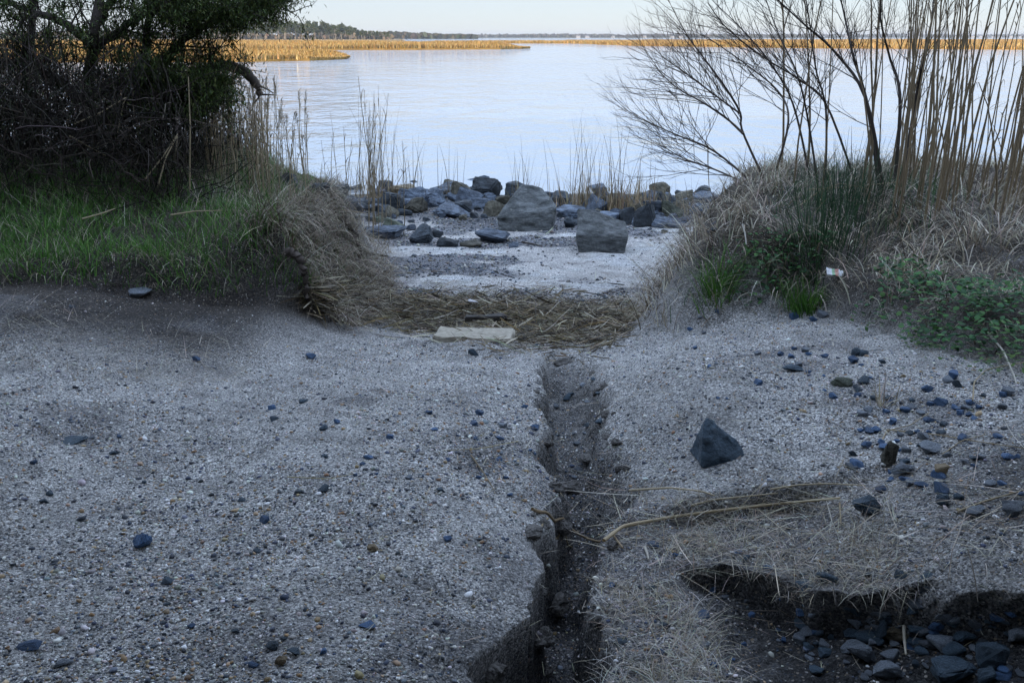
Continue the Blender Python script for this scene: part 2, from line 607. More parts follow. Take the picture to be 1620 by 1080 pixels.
# ------------------------------------------------------------------ the ground sheet
def ground_colour(x, y, h):
    n = fbm(x, y, 1.2, 50)[:, None]
    n2 = fbm(x, y, 4, 51)[:, None]
    c = np.tile(np.array([.37, .36, .345]), (len(x), 1)) * (1 + .22 * n + .12 * n2)

    def lay(mask, colour):
        nonlocal c
        m_ = np.clip(mask, 0, 1)[:, None]
        c = c * (1 - m_) + np.array(colour) * m_ * (1 + .2 * n + .2 * n2)
    beach = ss(8.2, 8.9, y + .3 * fbm(x, y, 1, 52))
    lay(beach, (.50, .48, .46))
    shingle = ss(-.08, .2, fbm(x, y * 1.6, .9, 53)) * beach * ss(9, 9.6, y)
    lay(shingle * .8, (.12, .125, .145))
    lay(ss(13.6, 15.2, y + .5 * fbm(x, y, 1, 54)) * .85, (.10, .10, .105))
    dl, dr = d_left(x, y), d_right(x, y)
    # humus below and on the left bank
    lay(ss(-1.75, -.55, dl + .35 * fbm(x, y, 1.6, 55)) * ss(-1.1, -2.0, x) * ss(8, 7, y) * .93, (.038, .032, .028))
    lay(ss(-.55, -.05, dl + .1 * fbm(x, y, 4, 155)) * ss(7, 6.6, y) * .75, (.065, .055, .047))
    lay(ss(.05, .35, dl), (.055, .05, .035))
    lay(ss(.1, .7, dr), (.075, .062, .045))
    lay(ss(-.5, .2, dr + .3 * fbm(x, y, 2, 56)) * ss(1.7, 2.2, x) * .7, (.09, .08, .07))
    lay(ss(1.1, 1.9, x + .4 * fbm(x, y, 1.5, 57)) * ss(3.6, 3.0, y + .2 * fbm(x, y, 3, 58)) * .8, (.075, .07, .066))
    wr = np.exp(-((y - 7.9 + .2 * x) / .75) ** 2) * ss(-1.7, -1.2, x) * ss(1.2, .8, x)
    lay(wr * .9, (.06, .048, .03))
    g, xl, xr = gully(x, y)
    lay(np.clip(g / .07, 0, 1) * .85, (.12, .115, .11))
    lay(np.clip((g - .15) / .12, 0, 1) * .85, (.026, .025, .026))  # wet mud, with the shading of the deep part put into its colour
    lay(terrace(x, y) * .7, (.12, .112, .108))
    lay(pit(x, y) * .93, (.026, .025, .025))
    lay(ss(WATER + .12, WATER - .02, h) * .9, (.06, .06, .055))
    # blotches of washed-out finer, darker grit on the track
    lay(ss(.25, .5, fbm(x, y, 1.7, 59)) * (1 - beach) * .6, (.15, .145, .145))
    return np.clip(c, .008, .5)


u = np.unique(np.concatenate([np.linspace(-.66, .66, 640), np.linspace(-1.3, -.66, 40), np.linspace(.66, 1.3, 40), np.linspace(-5, -1.3, 12), np.linspace(1.3, 5, 12),
                              np.array([-60, -25, -10, 10, 25, 60])]))
yy = np.unique(np.concatenate([np.geomspace(1.7, 20, 760), np.linspace(-1, 1.7, 36), np.linspace(-30, -1, 14), np.geomspace(20, 90, 40), np.array([150., 400, 1200, 3000, 7000])]))
UU, YY = np.meshgrid(u, yy)
XX = UU * np.maximum(YY, 1.7)
x, y = XX.ravel(), YY.ravel()
z = H(x, y)
z = np.where(y > 80, -4, z)
zc = z.copy()
# the undercut lips of the gully and of the pit: the turf edge leans out over the hollow
g, xl, xr = gully(x, y)
lean = np.exp(-np.abs(x - xl) / .05) * ss(.02, -.01, x - xl) * ss(3.3, 2.6, y)
x2 = x + .035 * lean
yl = np.interp(x, _lp[:, 0], _lp[:, 1]) + .085 * fbm(x, y, 4.0, 33, 4)
lip = ss(-.03, .02, y - yl) * ss(.35, .0, y - yl) * ss(.55, .9, x) * ss(5, 3, x)
y2 = y - .07 * lip
ny, nx = UU.shape
ii = (np.arange(ny - 1)[:, None] * nx + np.arange(nx - 1)[None]).ravel()
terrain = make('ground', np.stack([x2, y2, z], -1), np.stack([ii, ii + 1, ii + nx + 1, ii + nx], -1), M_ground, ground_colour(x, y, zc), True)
tag(terrain, 'eroded sandy gravel track sloping down to the beach', kind='structure')

_ZG = zc.reshape(UU.shape)


def HG(x, y):
    """The terrain height read back from the finished sheet."""
    x, y = np.asarray(x, float), np.asarray(y, float)
    q = np.clip(x / np.maximum(y, 1.7), u[0], u[-1])
    i = np.clip(np.searchsorted(u, q) - 1, 0, len(u) - 2)
    j = np.clip(np.searchsorted(yy, y) - 1, 0, len(yy) - 2)
    a, b_ = (q - u[i]) / (u[i + 1] - u[i]), np.clip((y - yy[j]) / (yy[j + 1] - yy[j]), 0, 1)
    return (_ZG[j, i] * (1 - a) + _ZG[j, i + 1] * a) * (1 - b_) + (_ZG[j + 1, i] * (1 - a) + _ZG[j + 1, i + 1] * a) * b_


H = HG

# water
W = np.array([[-7000, 15.5, WATER], [7000, 15.5, WATER], [7000, 9000, WATER], [-7000, 9000, WATER]])
tag(make('water', W, np.array([[0, 1, 2, 3]]), M_water), 'calm rippled bay water reflecting pale sky', kind='structure')

# ------------------------------------------------------------------ far marsh, far shore
def wl(px, py):
    """Point on the water seen at a pixel."""
    x_, y_, z_ = ray(px, py)
    t = (WATER - CAMZ) / z_
    return np.stack([x_ * t, y_ * t], -1)


def inside(P, X, Y):
    r = np.zeros(X.shape, bool)
    j = len(P) - 1
    for i in range(len(P)):
        c = ((P[i, 1] > Y) != (P[j, 1] > Y)) & (X < (P[j, 0] - P[i, 0]) * (Y - P[i, 1]) / (P[j, 1] - P[i, 1] + 1e-12) + P[i, 0])
        r ^= c
        j = i
    return r


def edge_jitter(P, step, amp, s):
    out = []
    for i in range(len(P)):
        a, b_ = P[i], P[(i + 1) % len(P)]
        n = max(1, int(np.linalg.norm(b_ - a) / step))
        for q in range(n):
            p = a + (b_ - a) * q / n
            out.append(p + amp * np.array([vnoise(p[0] * .05, p[1] * .05, s), vnoise(p[0] * .05, p[1] * .05, s + 5)]))
    return np.array(out)


def prism(name, P, z0, z1, mat):
    n = len(P)
    bm = bmesh.new()
    lo = [bm.verts.new((*p, z0)) for p in P]
    hi = [bm.verts.new((*p, z1)) for p in P]
    bm.faces.new(hi)
    for i in range(n):
        bm.faces.new((lo[i], lo[(i + 1) % n], hi[(i + 1) % n], hi[i]))
    bmesh.ops.triangulate(bm, faces=[f for f in bm.faces if len(f.verts) > 4])
    bmesh.ops.recalc_face_normals(bm, faces=bm.faces)
    me = bpy.data.meshes.new(name)
    bm.to_mesh(me)
    bm.free()
    me.materials.append(mat)
    o = bpy.data.objects.new(name, me)
    COL.objects.link(o)
    return o


M_marsh = plain('marsh_thatch', (.34, .21, .065), .9, .3, .35, .1)
M_mud = plain('marsh_mud', (.05, .04, .03), .8, .4, .3)
GOLD = [(.56, .36, .14), (.48, .28, .09), (.62, .44, .20), (.36, .22, .08), (.42, .30, .12), (.24, .17, .07)]
marshes = [
    ('marsh', [(-500, 97), (330, 98.5), (400, 98), (450, 97), (490, 96.5), (520, 95.5), (545, 94), (552, 92.5), (545, 90.5), (500, 88.3), (400, 87), (250, 87), (-500, 87)], .5, 1.0, 24000, 'golden salt marsh point nearest to the path'),
    ('marsh', [(-500, 81), (300, 80.6), (480, 80), (560, 79.6), (640, 79.4), (720, 79), (800, 78.4), (835, 77.6), (842, 76.8), (800, 75.6), (700, 74.2), (640, 72.2), (560, 70.5), (300, 69.5), (-500, 69.5)], .6, 1.5, 40000, 'long golden salt marsh spit reaching into the bay'),
    ('marsh', [(380, 66.6), (500, 66.2), (630, 65.6), (640, 65.1), (500, 64.2), (200, 63.6), (-600, 63.4), (-600, 66.6)], .5, .9, 5000, 'pale tan marsh flat in front of the pine grove'),
    ('marsh', [(690, 68.6), (800, 69), (900, 69.3), (945, 70.6), (1000, 73.0), (1100, 74.4), (1300, 77), (1640, 79.4), (2300, 80), (2300, 64.5), (1400, 64.3), (1100, 65.2), (900, 66.4), (760, 67.5)], .35, 1.15, 40000, 'low golden marsh stretching along the right side of the bay'),
]
ga = Acc()
for k_, (nm, pts, zt, hg, ng, lab) in enumerate(marshes):
    P = np.array([wl(a, b_) for a, b_ in pts])
    dist = np.median(P[:, 1])
    P = edge_jitter(P, dist * .02, dist * .008, 60 + k_)
    tag(prism('marsh', P, WATER - .4, WATER + zt * .55, M_marsh), lab, kind='structure')
    # grass: dense along the front edge, thinner behind
    f = rng.random((ng, 2))
    ii = rng.integers(0, len(P), ng)
    a = P[ii] + (P[(ii + 1) % len(P)] - P[ii]) * f[:, :1]
    lo, hi = P.min(0), P.max(0)
    lo[0], hi[0] = max(lo[0], -dist * 1.0), min(hi[0], dist * 1.2)
    b_ = lo + (hi - lo) * rng.random((ng * 3, 2))
    b_ = b_[inside(P, b_[:, 0], b_[:, 1])][:ng]
    a[:, 1] += np.abs(rng.normal(0, dist * .006, ng))
    for Q, hh in ((a, 1.0), (b_, 1.0)):
        n = len(Q)
        B = np.column_stack([Q, np.full(n, WATER + zt * .2)])
        big = 1 + dist / 400
        hv = (.75 + .35 * fbm(Q[:, 0], Q[:, 1] * .6, .06, 70) + .3 * rng.random(n))
        if k_ < 2:
            hv = hv * (.3 + .7 * ss(0, dist * .05, P[:, 0].max() - Q[:, 0]))
        grass(ga, B, hg * hh * hv, (.06 * big, .17 * big), GOLD if k_ != 2 else [(.5, .38, .22), (.42, .32, .18)], (.02, .25), (.0, .5), 3, jit=.25)
tag(ga.build('marsh_grass', M_far), 'golden winter marsh grass covering the far flats', 'grass', kind='stuff')

# wooded far shore: one mass, seen as a thin dark line, plus bare land under it
def mass(acc, px0, px1, pyb, d0, d1, h0, h1, n, cols, sz, seed):
    px = rng.uniform(px0, px1, n)
    d = rng.uniform(d0, d1, n)
    x_ = (px - 810) / F * d / cp
    h1 = h1 * (1 - .75 * ss(560, 760, px)) if px1 == 760 else h1
    h0 = np.minimum(h0, h1)
    top = h0 + (h1 - h0) * (.5 + .5 * fbm(px * .02, 0 * px, 1, seed)) + .25 * h1 * vnoise(px * .35, d * .01, seed + 4)
    zc_ = WATER + .5 + top * rng.random(n) ** .6
    a = rng.uniform(-.9, .9, n)
    w = sz * rng.uniform(.6, 1.5, n)
    P = np.zeros((n, 3, 3))
    for i, q in enumerate((-.55, 0, .5)):
        P[:, i] = np.stack([x_ + q * w * .3 * np.sin(a * 3), d, zc_ + q * w], -1)
    S = np.stack([np.cos(a), np.sin(a), .2 * a], -1)
    acc.strips(P, w[:, None] * np.array([.5, 1, .35]), S, mixcol(cols, n, .25))


far = Acc()
mass(far, 540, 760, 62, 1250, 1500, 5, 9, 2500, [(.07, .08, .05), (.12, .10, .07), (.05, .06, .05)], 4.5, 80)
mass(far, -700, 400, 62, 1200, 1500, 4, 8, 4500, [(.06, .07, .045), (.14, .11, .07)], 4.5, 81)
mass(far, 640, 1250, 61, 2300, 2500, 4, 8, 6000, [(.12, .13, .13), (.16, .16, .15), (.10, .11, .12)], 4, 82)  # distance haze is put into the grey-blue colours here and in the next band
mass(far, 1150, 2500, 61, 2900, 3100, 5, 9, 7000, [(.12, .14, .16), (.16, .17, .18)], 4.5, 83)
mass(far, 372, 640, 62, 870, 990, 2, 6, 2600, [(.10, .085, .06), (.22, .18, .13), (.05, .055, .035), (.3, .25, .18)], 2.2, 85)
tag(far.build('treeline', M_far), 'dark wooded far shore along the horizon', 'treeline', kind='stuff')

def land(name, px0, px1, d0, d1, zt, mat, lab):
    P = np.array([((px0 - 810) / F * d0, d0), ((px1 - 810) / F * d0, d0), ((px1 - 810) / F * d1, d1), ((px0 - 810) / F * d1, d1)])
    tag(prism(name, edge_jitter(P, d0 * .03, d0 * .006, 90), WATER - .5, WATER + zt, mat), lab, kind='structure')


M_tanland = plain('dry_shore_land', (.30, .23, .14), .9, .05, .2, .1)
M_farland = plain('far_shore_land', (.10, .11, .09), .9, .02, .2, .1)
land('far_shore', -900, 640, 815, 1600, .25, M_tanland, 'tan sandy shore under the pine grove')
land('far_shore', 500, 1300, 2150, 3200, 1.2, M_farland, 'low far shore beyond the bay')
land('far_shore', 1100, 2700, 2700, 4000, 1.2, M_farland, 'low far shore beyond the right marsh')

# pine grove on the left far shore
def pine_proto(seed, h):
    r = np.random.default_rng(seed)
    t = empty('pine_tree', (0, 0, 0))
    a = Acc()
    k = 5
    P = np.zeros((1, k, 3))
    P[0, :, 2] = np.linspace(0, h * .92, k)
    P[0, :, 0] = np.cumsum(r.normal(0, .25, k))
    a.tubes(P, np.linspace(.32, .12, k)[None], 5, (.40, .33, .26))
    q = 7
    B = np.zeros((q, 3, 3))
    az = r.uniform(0, 6.28, q)
    zz = r.uniform(.5, .9, q) * h
    for i in range(3):
        B[:, i] = np.stack([np.cos(az) * i * .9, np.sin(az) * i * .9, zz + i * .35], -1)
    a.tubes(B, np.array([[.13, .1, .05]]), 3, (.36, .30, .24))
    a.build('trunk', M_bark, t)
    c = Acc()
    n = 330
    th = r.uniform(0, 6.28, n)
    cl = r.integers(0, 9, n)
    cz = np.r_[h * r.uniform(.45, .98, 9)]
    cr = r.uniform(.3, 2.1, 9) * (1.35 - cz / h)
    ca = r.uniform(0, 6.28, 9)
    rad = 1.5 * r.random(n) ** .5
    C = np.stack([np.cos(ca[cl]) * cr[cl] * 1.6 + rad * np.cos(th), np.sin(ca[cl]) * cr[cl] * 1.6 + rad * np.sin(th), cz[cl] + r.normal(0, .65, n)], -1)
    P = C[:, None] + np.array([-.5, 0, .5])[None, :, None] * r.normal(0, .9, (n, 1, 3))
    S = r.normal(0, 1, (n, 3))
    S /= np.linalg.norm(S, axis=1, keepdims=True)
    c.strips(P, r.uniform(.5, 1.0, (n, 1)) * np.array([.3, 1, .3]), S, mixcol([(.075, .10, .035), (.10, .12, .045), (.055, .075, .035)], n, .2, r))
    c.build('crown', M_far, t)
    return t


protos = [pine_proto(100 + i, 12.5) for i in range(5)]
pl = []
for i in range(92):
    px = 378 + (636 - 378) * (i + rng.uniform(-.6, .6)) / 92
    d = rng.uniform(830, 960)
    s = np.interp(px, [378, 395, 430, 500, 560, 600, 640], [.78, .95, 1.08, 1.12, .95, .55, .42]) * rng.uniform(.82, 1.12)
    loc = ((px - 810) / F * d / cp, d, WATER + .8)
    o = protos[i] if i < 5 else copy_tree(protos[i % 5], loc)
    o.location, o.rotation_euler, o.scale = loc, (0, 0, rng.uniform(0, 6.28)), (s * 1.15, s * 1.15, s)
    tag(o, 'tall pine with pale bare trunk in the grove on the far left shore', 'tree', 'pines on the far shore')

# pale houses on the far right shore
M_house = plain('pale_house_wall', (.46, .44, .42), .7, .2, .08)
M_hroof = plain('grey_house_roof', (.28, .28, .30), .8, .2, .15)


def house():
    t = empty('shore_house', (0, 0, 0))
    bm = bmesh.new()
    bmesh.ops.create_cube(bm, size=1, matrix=Matrix.Translation((0, 0, 2.75)) @ Matrix.Diagonal((11, 8, 5.5, 1)))
    me = bpy.data.meshes.new('wall')
    bm.to_mesh(me)
    bm.free()
    me.materials.append(M_house)
    w = bpy.data.objects.new('wall', me)
    COL.objects.link(w)
    w.parent = t
    V = np.array([[-6, -4.6, 5.45], [6, -4.6, 5.45], [6, 4.6, 5.45], [-6, 4.6, 5.45], [-6, 0, 8.3], [6, 0, 8.3]])
    make('roof', V, [np.array([[0, 1, 5, 4], [2, 3, 4, 5], [0, 3, 2, 1]]), np.array([[0, 4, 3], [1, 2, 5]])], M_hroof, parent=t)
    return t


h0 = house()
for i, px in enumerate([905, 918, 955, 1000, 1040, 1052, 1200, 1216, 1290, 1395, 1420, 1448, 1470, 1482, 1500, 1510, 1526, 1538, 1560, 1580, 1604]):
    d = 2120 if px < 1100 else 2640
    loc = ((px - 810) / F * d / cp, d, WATER + .2)
    o = h0 if i == 0 else copy_tree(h0, loc)
    s = rng.uniform(.45, .75)
    o.location, o.rotation_euler, o.scale = loc, (0, 0, rng.uniform(-.3, .3)), (s * rng.uniform(.9, 1.6), s, s * rng.uniform(.8, 1.2))
    tag(o, 'tiny pale house under the wooded shore beyond the right marsh', 'house', 'houses on the far shore')

# ------------------------------------------------------------------ the wood behind the path, whose shade lies over the foreground, plus added canopy
wd = Acc()
n = 22000
wx, wy = rng.uniform(-24, 9, n), rng.uniform(-16, -6, n)
wz = .1 + 8.4 * rng.random(n)
P = np.stack([wx, wy, wz], -1)[:, None] + np.array([-.5, 0, .5])[None, :, None] * rng.normal(0, .55, (n, 1, 3))
m_ = 16000  # unseen canopy added overhead and at the sides to darken the near ground
ox, oy, oz = rng.uniform(-10, 10, m_), rng.uniform(-6, 1.3, m_), rng.uniform(2.7, 6.5, m_)
k_ = rng.random(m_) < ss(.5, 2.0, np.abs(ox - .1))
Q = np.stack([ox, oy, oz], -1)[k_]
m_ = 24000
Q = np.concatenate([Q, np.stack([-rng.uniform(1.35, 7, m_), rng.uniform(-2, 2.8, m_), rng.uniform(2.7, 6, m_)], -1),
                    np.stack([rng.uniform(1.35, 7, m_), rng.uniform(-2, 2.6, m_), rng.uniform(2.7, 6, m_)], -1)])
P = np.concatenate([P, Q[:, None] + np.array([-.5, 0, .5])[None, :, None] * rng.normal(0, .4, (len(Q), 1, 3))])
n = len(P)
S = rng.normal(0, 1, (n, 3))
S /= np.linalg.norm(S, axis=1, keepdims=True)
wd.strips(P, rng.uniform(.35, .8, (n, 1)) * np.array([.3, 1, .3]), S, mixcol([(.03, .045, .02), (.045, .06, .025)], n))
tk = np.zeros((40, 4, 3))
tk[:, :, 0] = rng.uniform(-23, 8, 40)[:, None] + rng.normal(0, .2, (40, 4))
tk[:, :, 1] = rng.uniform(-15, -7, 40)[:, None]
tk[:, :, 2] = np.array([-.2, 2.6, 5.2, 8.0])
wd.tubes(tk, np.array([[.25, .2, .14, .04]]), 6, (.07, .055, .045))
tag(wd.build('woodland_and_added_canopy', M_leaf), 'dense dark wood standing behind the sandy track, with added unseen canopy overhead', 'woodland_and_added_canopy', kind='stuff')

# ------------------------------------------------------------------ rocks
def rock_mesh(name, seed, mat, fine=2, rough=.05, pts=13, verts=None, strata=.8):
    """Angular broken rock within a unit box, base at z=0."""
    r = random.Random(seed)
    bm = bmesh.new()
    for v in verts or ():
        bm.verts.new(v)
    for _ in range(0 if verts else pts):
        v = Vector((r.gauss(0, 1), r.gauss(0, 1), r.gauss(0, 1))).normalized()
        m_ = max(abs(c) for c in v)
        v = v * (.55 + .45 / (m_ + .3)) * r.uniform(.85, 1.05)
        bm.verts.new(v)
    out = bmesh.ops.convex_hull(bm, input=bm.verts)
    bmesh.ops.delete(bm, geom=[g_ for g_ in out['geom_interior'] if isinstance(g_, bmesh.types.BMVert)], context='VERTS')
    bmesh.ops.dissolve_limit(bm, angle_limit=R(14), verts=bm.verts, edges=bm.edges)
    bmesh.ops.bevel(bm, geom=list(bm.edges), offset=.05 if verts else .08, segments=1 if verts else 2, affect='EDGES', clamp_overlap=True)
    bmesh.ops.triangulate(bm, faces=bm.faces)
    for _ in range(fine):
        bmesh.ops.subdivide_edges(bm, edges=bm.edges, cuts=1, use_grid_fill=True)
    off = Vector((r.uniform(0, 50), r.uniform(0, 50), r.uniform(0, 50)))
    bm.normal_update()
    for v in bm.verts:
        q = v.co * 1.6 + off
        d = (mnoise.fractal(q, .9, 2.1, 5) + .7 * abs(mnoise.noise(q * 2.3))) * rough * 1.5
        lay = abs(((v.co.z * 4 + v.co.x * 1.3 + mnoise.noise(q)) % 1) - .5) * rough * strata
        v.co += v.normal * (d - lay)
    xs = [[min(v.co[i] for v in bm.verts), max(v.co[i] for v in bm.verts)] for i in range(3)]
    for v in bm.verts:
        v.co = Vector(((v.co[0] - xs[0][0]) / (xs[0][1] - xs[0][0]) - .5, (v.co[1] - xs[1][0]) / (xs[1][1] - xs[1][0]) - .5, (v.co[2] - xs[2][0]) / (xs[2][1] - xs[2][0])))
    me = bpy.data.meshes.new(name)
    bm.to_mesh(me)
    bm.free()
    me.materials.append(mat)
    return me


def put_rock(name, box, mat, label, cat, group=None, seed=1, rz=None, fine=2, sink=.28, depth=.8, mesh=None, tilt=0, rough=.05, pts=13):
    """A rock whose silhouette fills a pixel box (x0, x1, top, base) and which stands on the ground."""
    x0, x1, yt, yb = box
    b_ = cast(np.array([.5 * (x0 + x1)]), np.array([yb - .12 * (yb - yt)]), H)[0]
    D = math.sqrt(b_[0] ** 2 + b_[1] ** 2 + (b_[2] - CAMZ) ** 2)
    el = math.asin((CAMZ - b_[2]) / D)
    zd = b_[1] * cp + (CAMZ - b_[2]) * sp          # depth along the optical axis
    w = (x1 - x0) / F * zd
    ph = (yb - yt) / F * zd
    dp = min(depth * w, .85 * ph / math.sin(el))
    h = max((ph - dp * math.sin(el) * .75) / math.cos(el), .3 * min(w, dp))
    me = mesh or rock_mesh(name, seed, mat, fine, rough, pts)
    o = bpy.data.objects.new(name, me)
    COL.objects.link(o)
    rz = rz if rz is not None else 0
    o.location = (b_[0], b_[1] + dp * .38, b_[2] - sink * h)
    o.scale = (w, dp, h * (1 + sink))
    o.rotation_euler = (0, tilt, rz)
    tag(o, label, cat, group)
    return o


RIP = [
    ((786, 881, 296, 373), M_boulder, 'largest pale-faced grey boulder with a peaked top on the beach', 12, .9),
    ((911, 996, 338, 407), M_boulder, 'blocky flat-topped boulder standing apart on open sand', 5, .9),
    ((572, 641, 356, 381), M_slate, 'long flat blue-grey slab lying on sand by the left bank', 31, .9),
    ((604, 640, 346, 367), M_moss, 'small greenish rock just behind the long flat blue slab', 4, .8),
    ((646, 685, 356, 389), M_dark, 'black upright block on sand right of the long flat slab', 15, .8),
    ((682, 702, 363, 378), M_dark, 'small dark chunk touching the black upright block', 6, .8),
    ((690, 726, 375, 393), M_dark, 'low dark wedge lying on sand below the black block', 7, .7),
    ((726, 762, 381, 393), M_brown, 'thin flat olive stone lying on sand beside the low dark wedge', 8, .9),
    ((750, 808, 362, 389), M_slate, 'broad low grey rock in front of the largest boulder', 9, .85),
    ((804, 821, 383, 393), M_slate, 'fist-sized blue stone between the two big boulders', 10, .8),
    ((680, 750, 320, 350), M_slate, 'tilted blue-grey slab sloping down left of the largest boulder', 41, 1.0),
    ((630, 666, 313, 335), M_slate, 'bright blue-grey rock above the tilted slab', 14, .9),
    ((605, 635, 307, 325), M_slate, 'blue rock below the tan conglomerate block', 16, .9),
    ((614, 661, 292, 311), M_tanrock, 'tan conglomerate block lying on the rock line', 17, .8),
    ((668, 731, 288, 314), M_slate, 'long grey slab with flat top at the water edge', 18, .8),
    ((744, 795, 281, 315), M_dark, 'dark rounded rock standing highest against the water', 19, .85),
    ((798, 834, 288, 313), M_dark, 'dark rock just left of the peak of the largest boulder', 20, .85),
    ((763, 799, 318, 346), M_brown, 'round brown rock tucked against the largest boulder', 21, .85),
    ((744, 783, 314, 333), M_slate, 'wide grey rock above the round brown rock', 22, .85),
    ((675, 709, 310, 328), M_slate, 'pale blue flat rock above the tilted slab', 23, .85),
    ((783, 812, 308, 326), M_brown, 'small brown rock behind the round brown rock', 24, .85),
    ((871, 902, 303, 331), M_dark, 'dark rock just right of the largest boulder peak', 25, .85),
    ((878, 934, 328, 347), M_slate, 'long low rock between the two big boulders', 26, .9),
    ((892, 916, 344, 363), M_dark, 'dark rock beside the flat-topped boulder, on its water side', 27, .85),
    ((932, 960, 309, 337), M_dark, 'dark pointed rock below the tall straw clump', 28, .85),
    ((942, 986, 335, 356), M_slate, 'grey slab behind the flat-topped boulder', 29, .9),
    ((980, 1007, 329, 359), M_dark, 'dark leaning rock behind the flat-topped boulder', 30, .85),
    ((1002, 1037, 324, 364), M_dark, 'dark wedge leaning left beside the straw clump', 32, .7),
    ((968, 999, 310, 332), M_dark, 'dark rounded rock half hidden in the straw clump', 33, .85),
    ((1047, 1085, 318, 348), M_moss, 'mossy green rock beside the right bank', 34, .85),
    ((1066, 1098, 301, 331), M_brown, 'grey-brown peaked rock behind the mossy green rock', 35, .85),
    ((1053, 1089, 345, 363), M_slate, 'flat blue rock below the mossy green rock', 36, .9),
    ((1030, 1059, 345, 363), M_slate, 'small flat rock left of the flat blue rock', 37, .9),
    ((1042, 1063, 305, 326), M_slate, 'small grey rock left of the grey-brown peaked rock', 38, .85),
    ((1092, 1142, 307, 322), M_slate, 'long pale flat slab at the foot of the right bank', 39, .9),
    ((438, 472, 275, 300), M_dark, 'dark rock behind the reeds, end rock of the line on the left', 40, .85),
    ((488, 522, 290, 314), M_dark, 'dark blue rock seen through the left reeds', 42, .85),
    ((551, 573, 292, 309), M_dark, 'small dark rock at the foot of the thin reed clump', 43, .85),
    ((588, 609, 342, 354), M_moss, 'small round green-grey stone on shingle by the left bank', 44, .85),
    ((540, 575, 318, 335), M_slate, 'blue-grey rock at the left end of the shingle', 45, .85),
    ((573, 605, 322, 337), M_slate, 'low blue rock left of the bright blue-grey rock', 46, .85),
    ((623, 653, 329, 343), M_dark, 'low dark rock below the bright blue-grey rock', 47, .85),
    ((578, 610, 418, 443), M_dark, 'black boulder at the foot of the left bank near the straw', 48, .85),
]
VA = [(-.46, -.35, 0), (-.1, -.5, 0), (.4, -.45, 0), (.5, .1, .05), (.35, .5, 0), (-.42, .45, 0), (-.5, -.3, .3), (-.06, -.5, .4), (.48, -.25, .5), (-.07, .08, 1), (.22, .12, .92), (.46, .15, .62), (0, .45, .8)]
VB = [(-.44, -.46, 0), (.38, -.5, 0), (.46, .45, 0), (-.42, .45, 0), (.5, -.36, .40), (-.5, -.44, .56), (-.42, .40, 1), (-.15, .45, .97), (.16, -.5, .46), (.5, .4, .66)]
for box, mat, lab, sd_, dp in RIP:
    if sd_ in (12, 5):
        put_rock('beach_rock', box, mat, lab, 'rock', 'rocks along the water edge', depth=dp, sink=.06,
                 mesh=rock_mesh('beach_rock', sd_, mat, 4, .028, strata=.1, verts=[tuple(1.7 * c for c in v) for v in (VA if sd_ == 12 else VB)]))
        continue
    big = (box[1] - box[0]) > 60
    put_rock('beach_rock', box, mat, lab, 'rock', 'rocks along the water edge', seed=sd_, fine=3 if big else 2, depth=dp, pts=10 if big else 13)
# the fill of smaller rocks between them
fill = [rock_mesh('beach_rock', 200 + i, (M_slate, M_dark, M_slate, M_brown, M_slate, M_dark)[i % 6], 2) for i in range(12)]
spots = []
for i in range(1500):
    if len(spots) >= 200:
        break
    px = rng.uniform(455, 1130)
    py = rng.uniform(298, 352) if rng.random() < .8 else rng.uniform(345, 372)
    if 680 < px < 1020 and py > 350:
        continue
    w = rng.uniform(9, 38) if py < 345 else rng.uniform(8, 18)
    if any(abs(px - a) < .55 * (w + c) and abs(py - b_) < .3 * (w + c) for a, b_, c in spots):
        continue
    spots.append((px, py, w))
    put_rock('beach_rock', (px - w / 2, px + w / 2, py - w * rng.uniform(.5, .75), py), None, 'small grey-blue rock filling gaps in the rock line by the water', 'rock',
             'small filling rocks along the water edge', mesh=fill[i % 12], rz=rng.uniform(-.5, .5) + rng.choice([0, math.pi]), tilt=rng.normal(0, .12), sink=.3)

r = np.random.default_rng(57)
for i in range(64):
    px, py = (r.uniform(925, 1095), r.uniform(326, 362)) if i < 34 else (r.uniform(545, 770), r.uniform(304, 348))
    w = r.uniform(18, 46) * (1 if py < 345 else .7)
    put_rock('beach_rock', (px - w / 2, px + w / 2, py - w * r.uniform(.5, .85), py), None,
             'mid-sized dark angular rock piled beside the right bank and straw clumps' if i < 34 else 'mid-sized blue-grey rock piled on shingle near the tan conglomerate block', 'rock',
             'piled rocks by the right bank' if i < 34 else 'piled rocks near the tan block', mesh=fill[(i * 5) % 12], rz=r.uniform(0, 6.28), tilt=r.normal(0, .25), sink=.35)

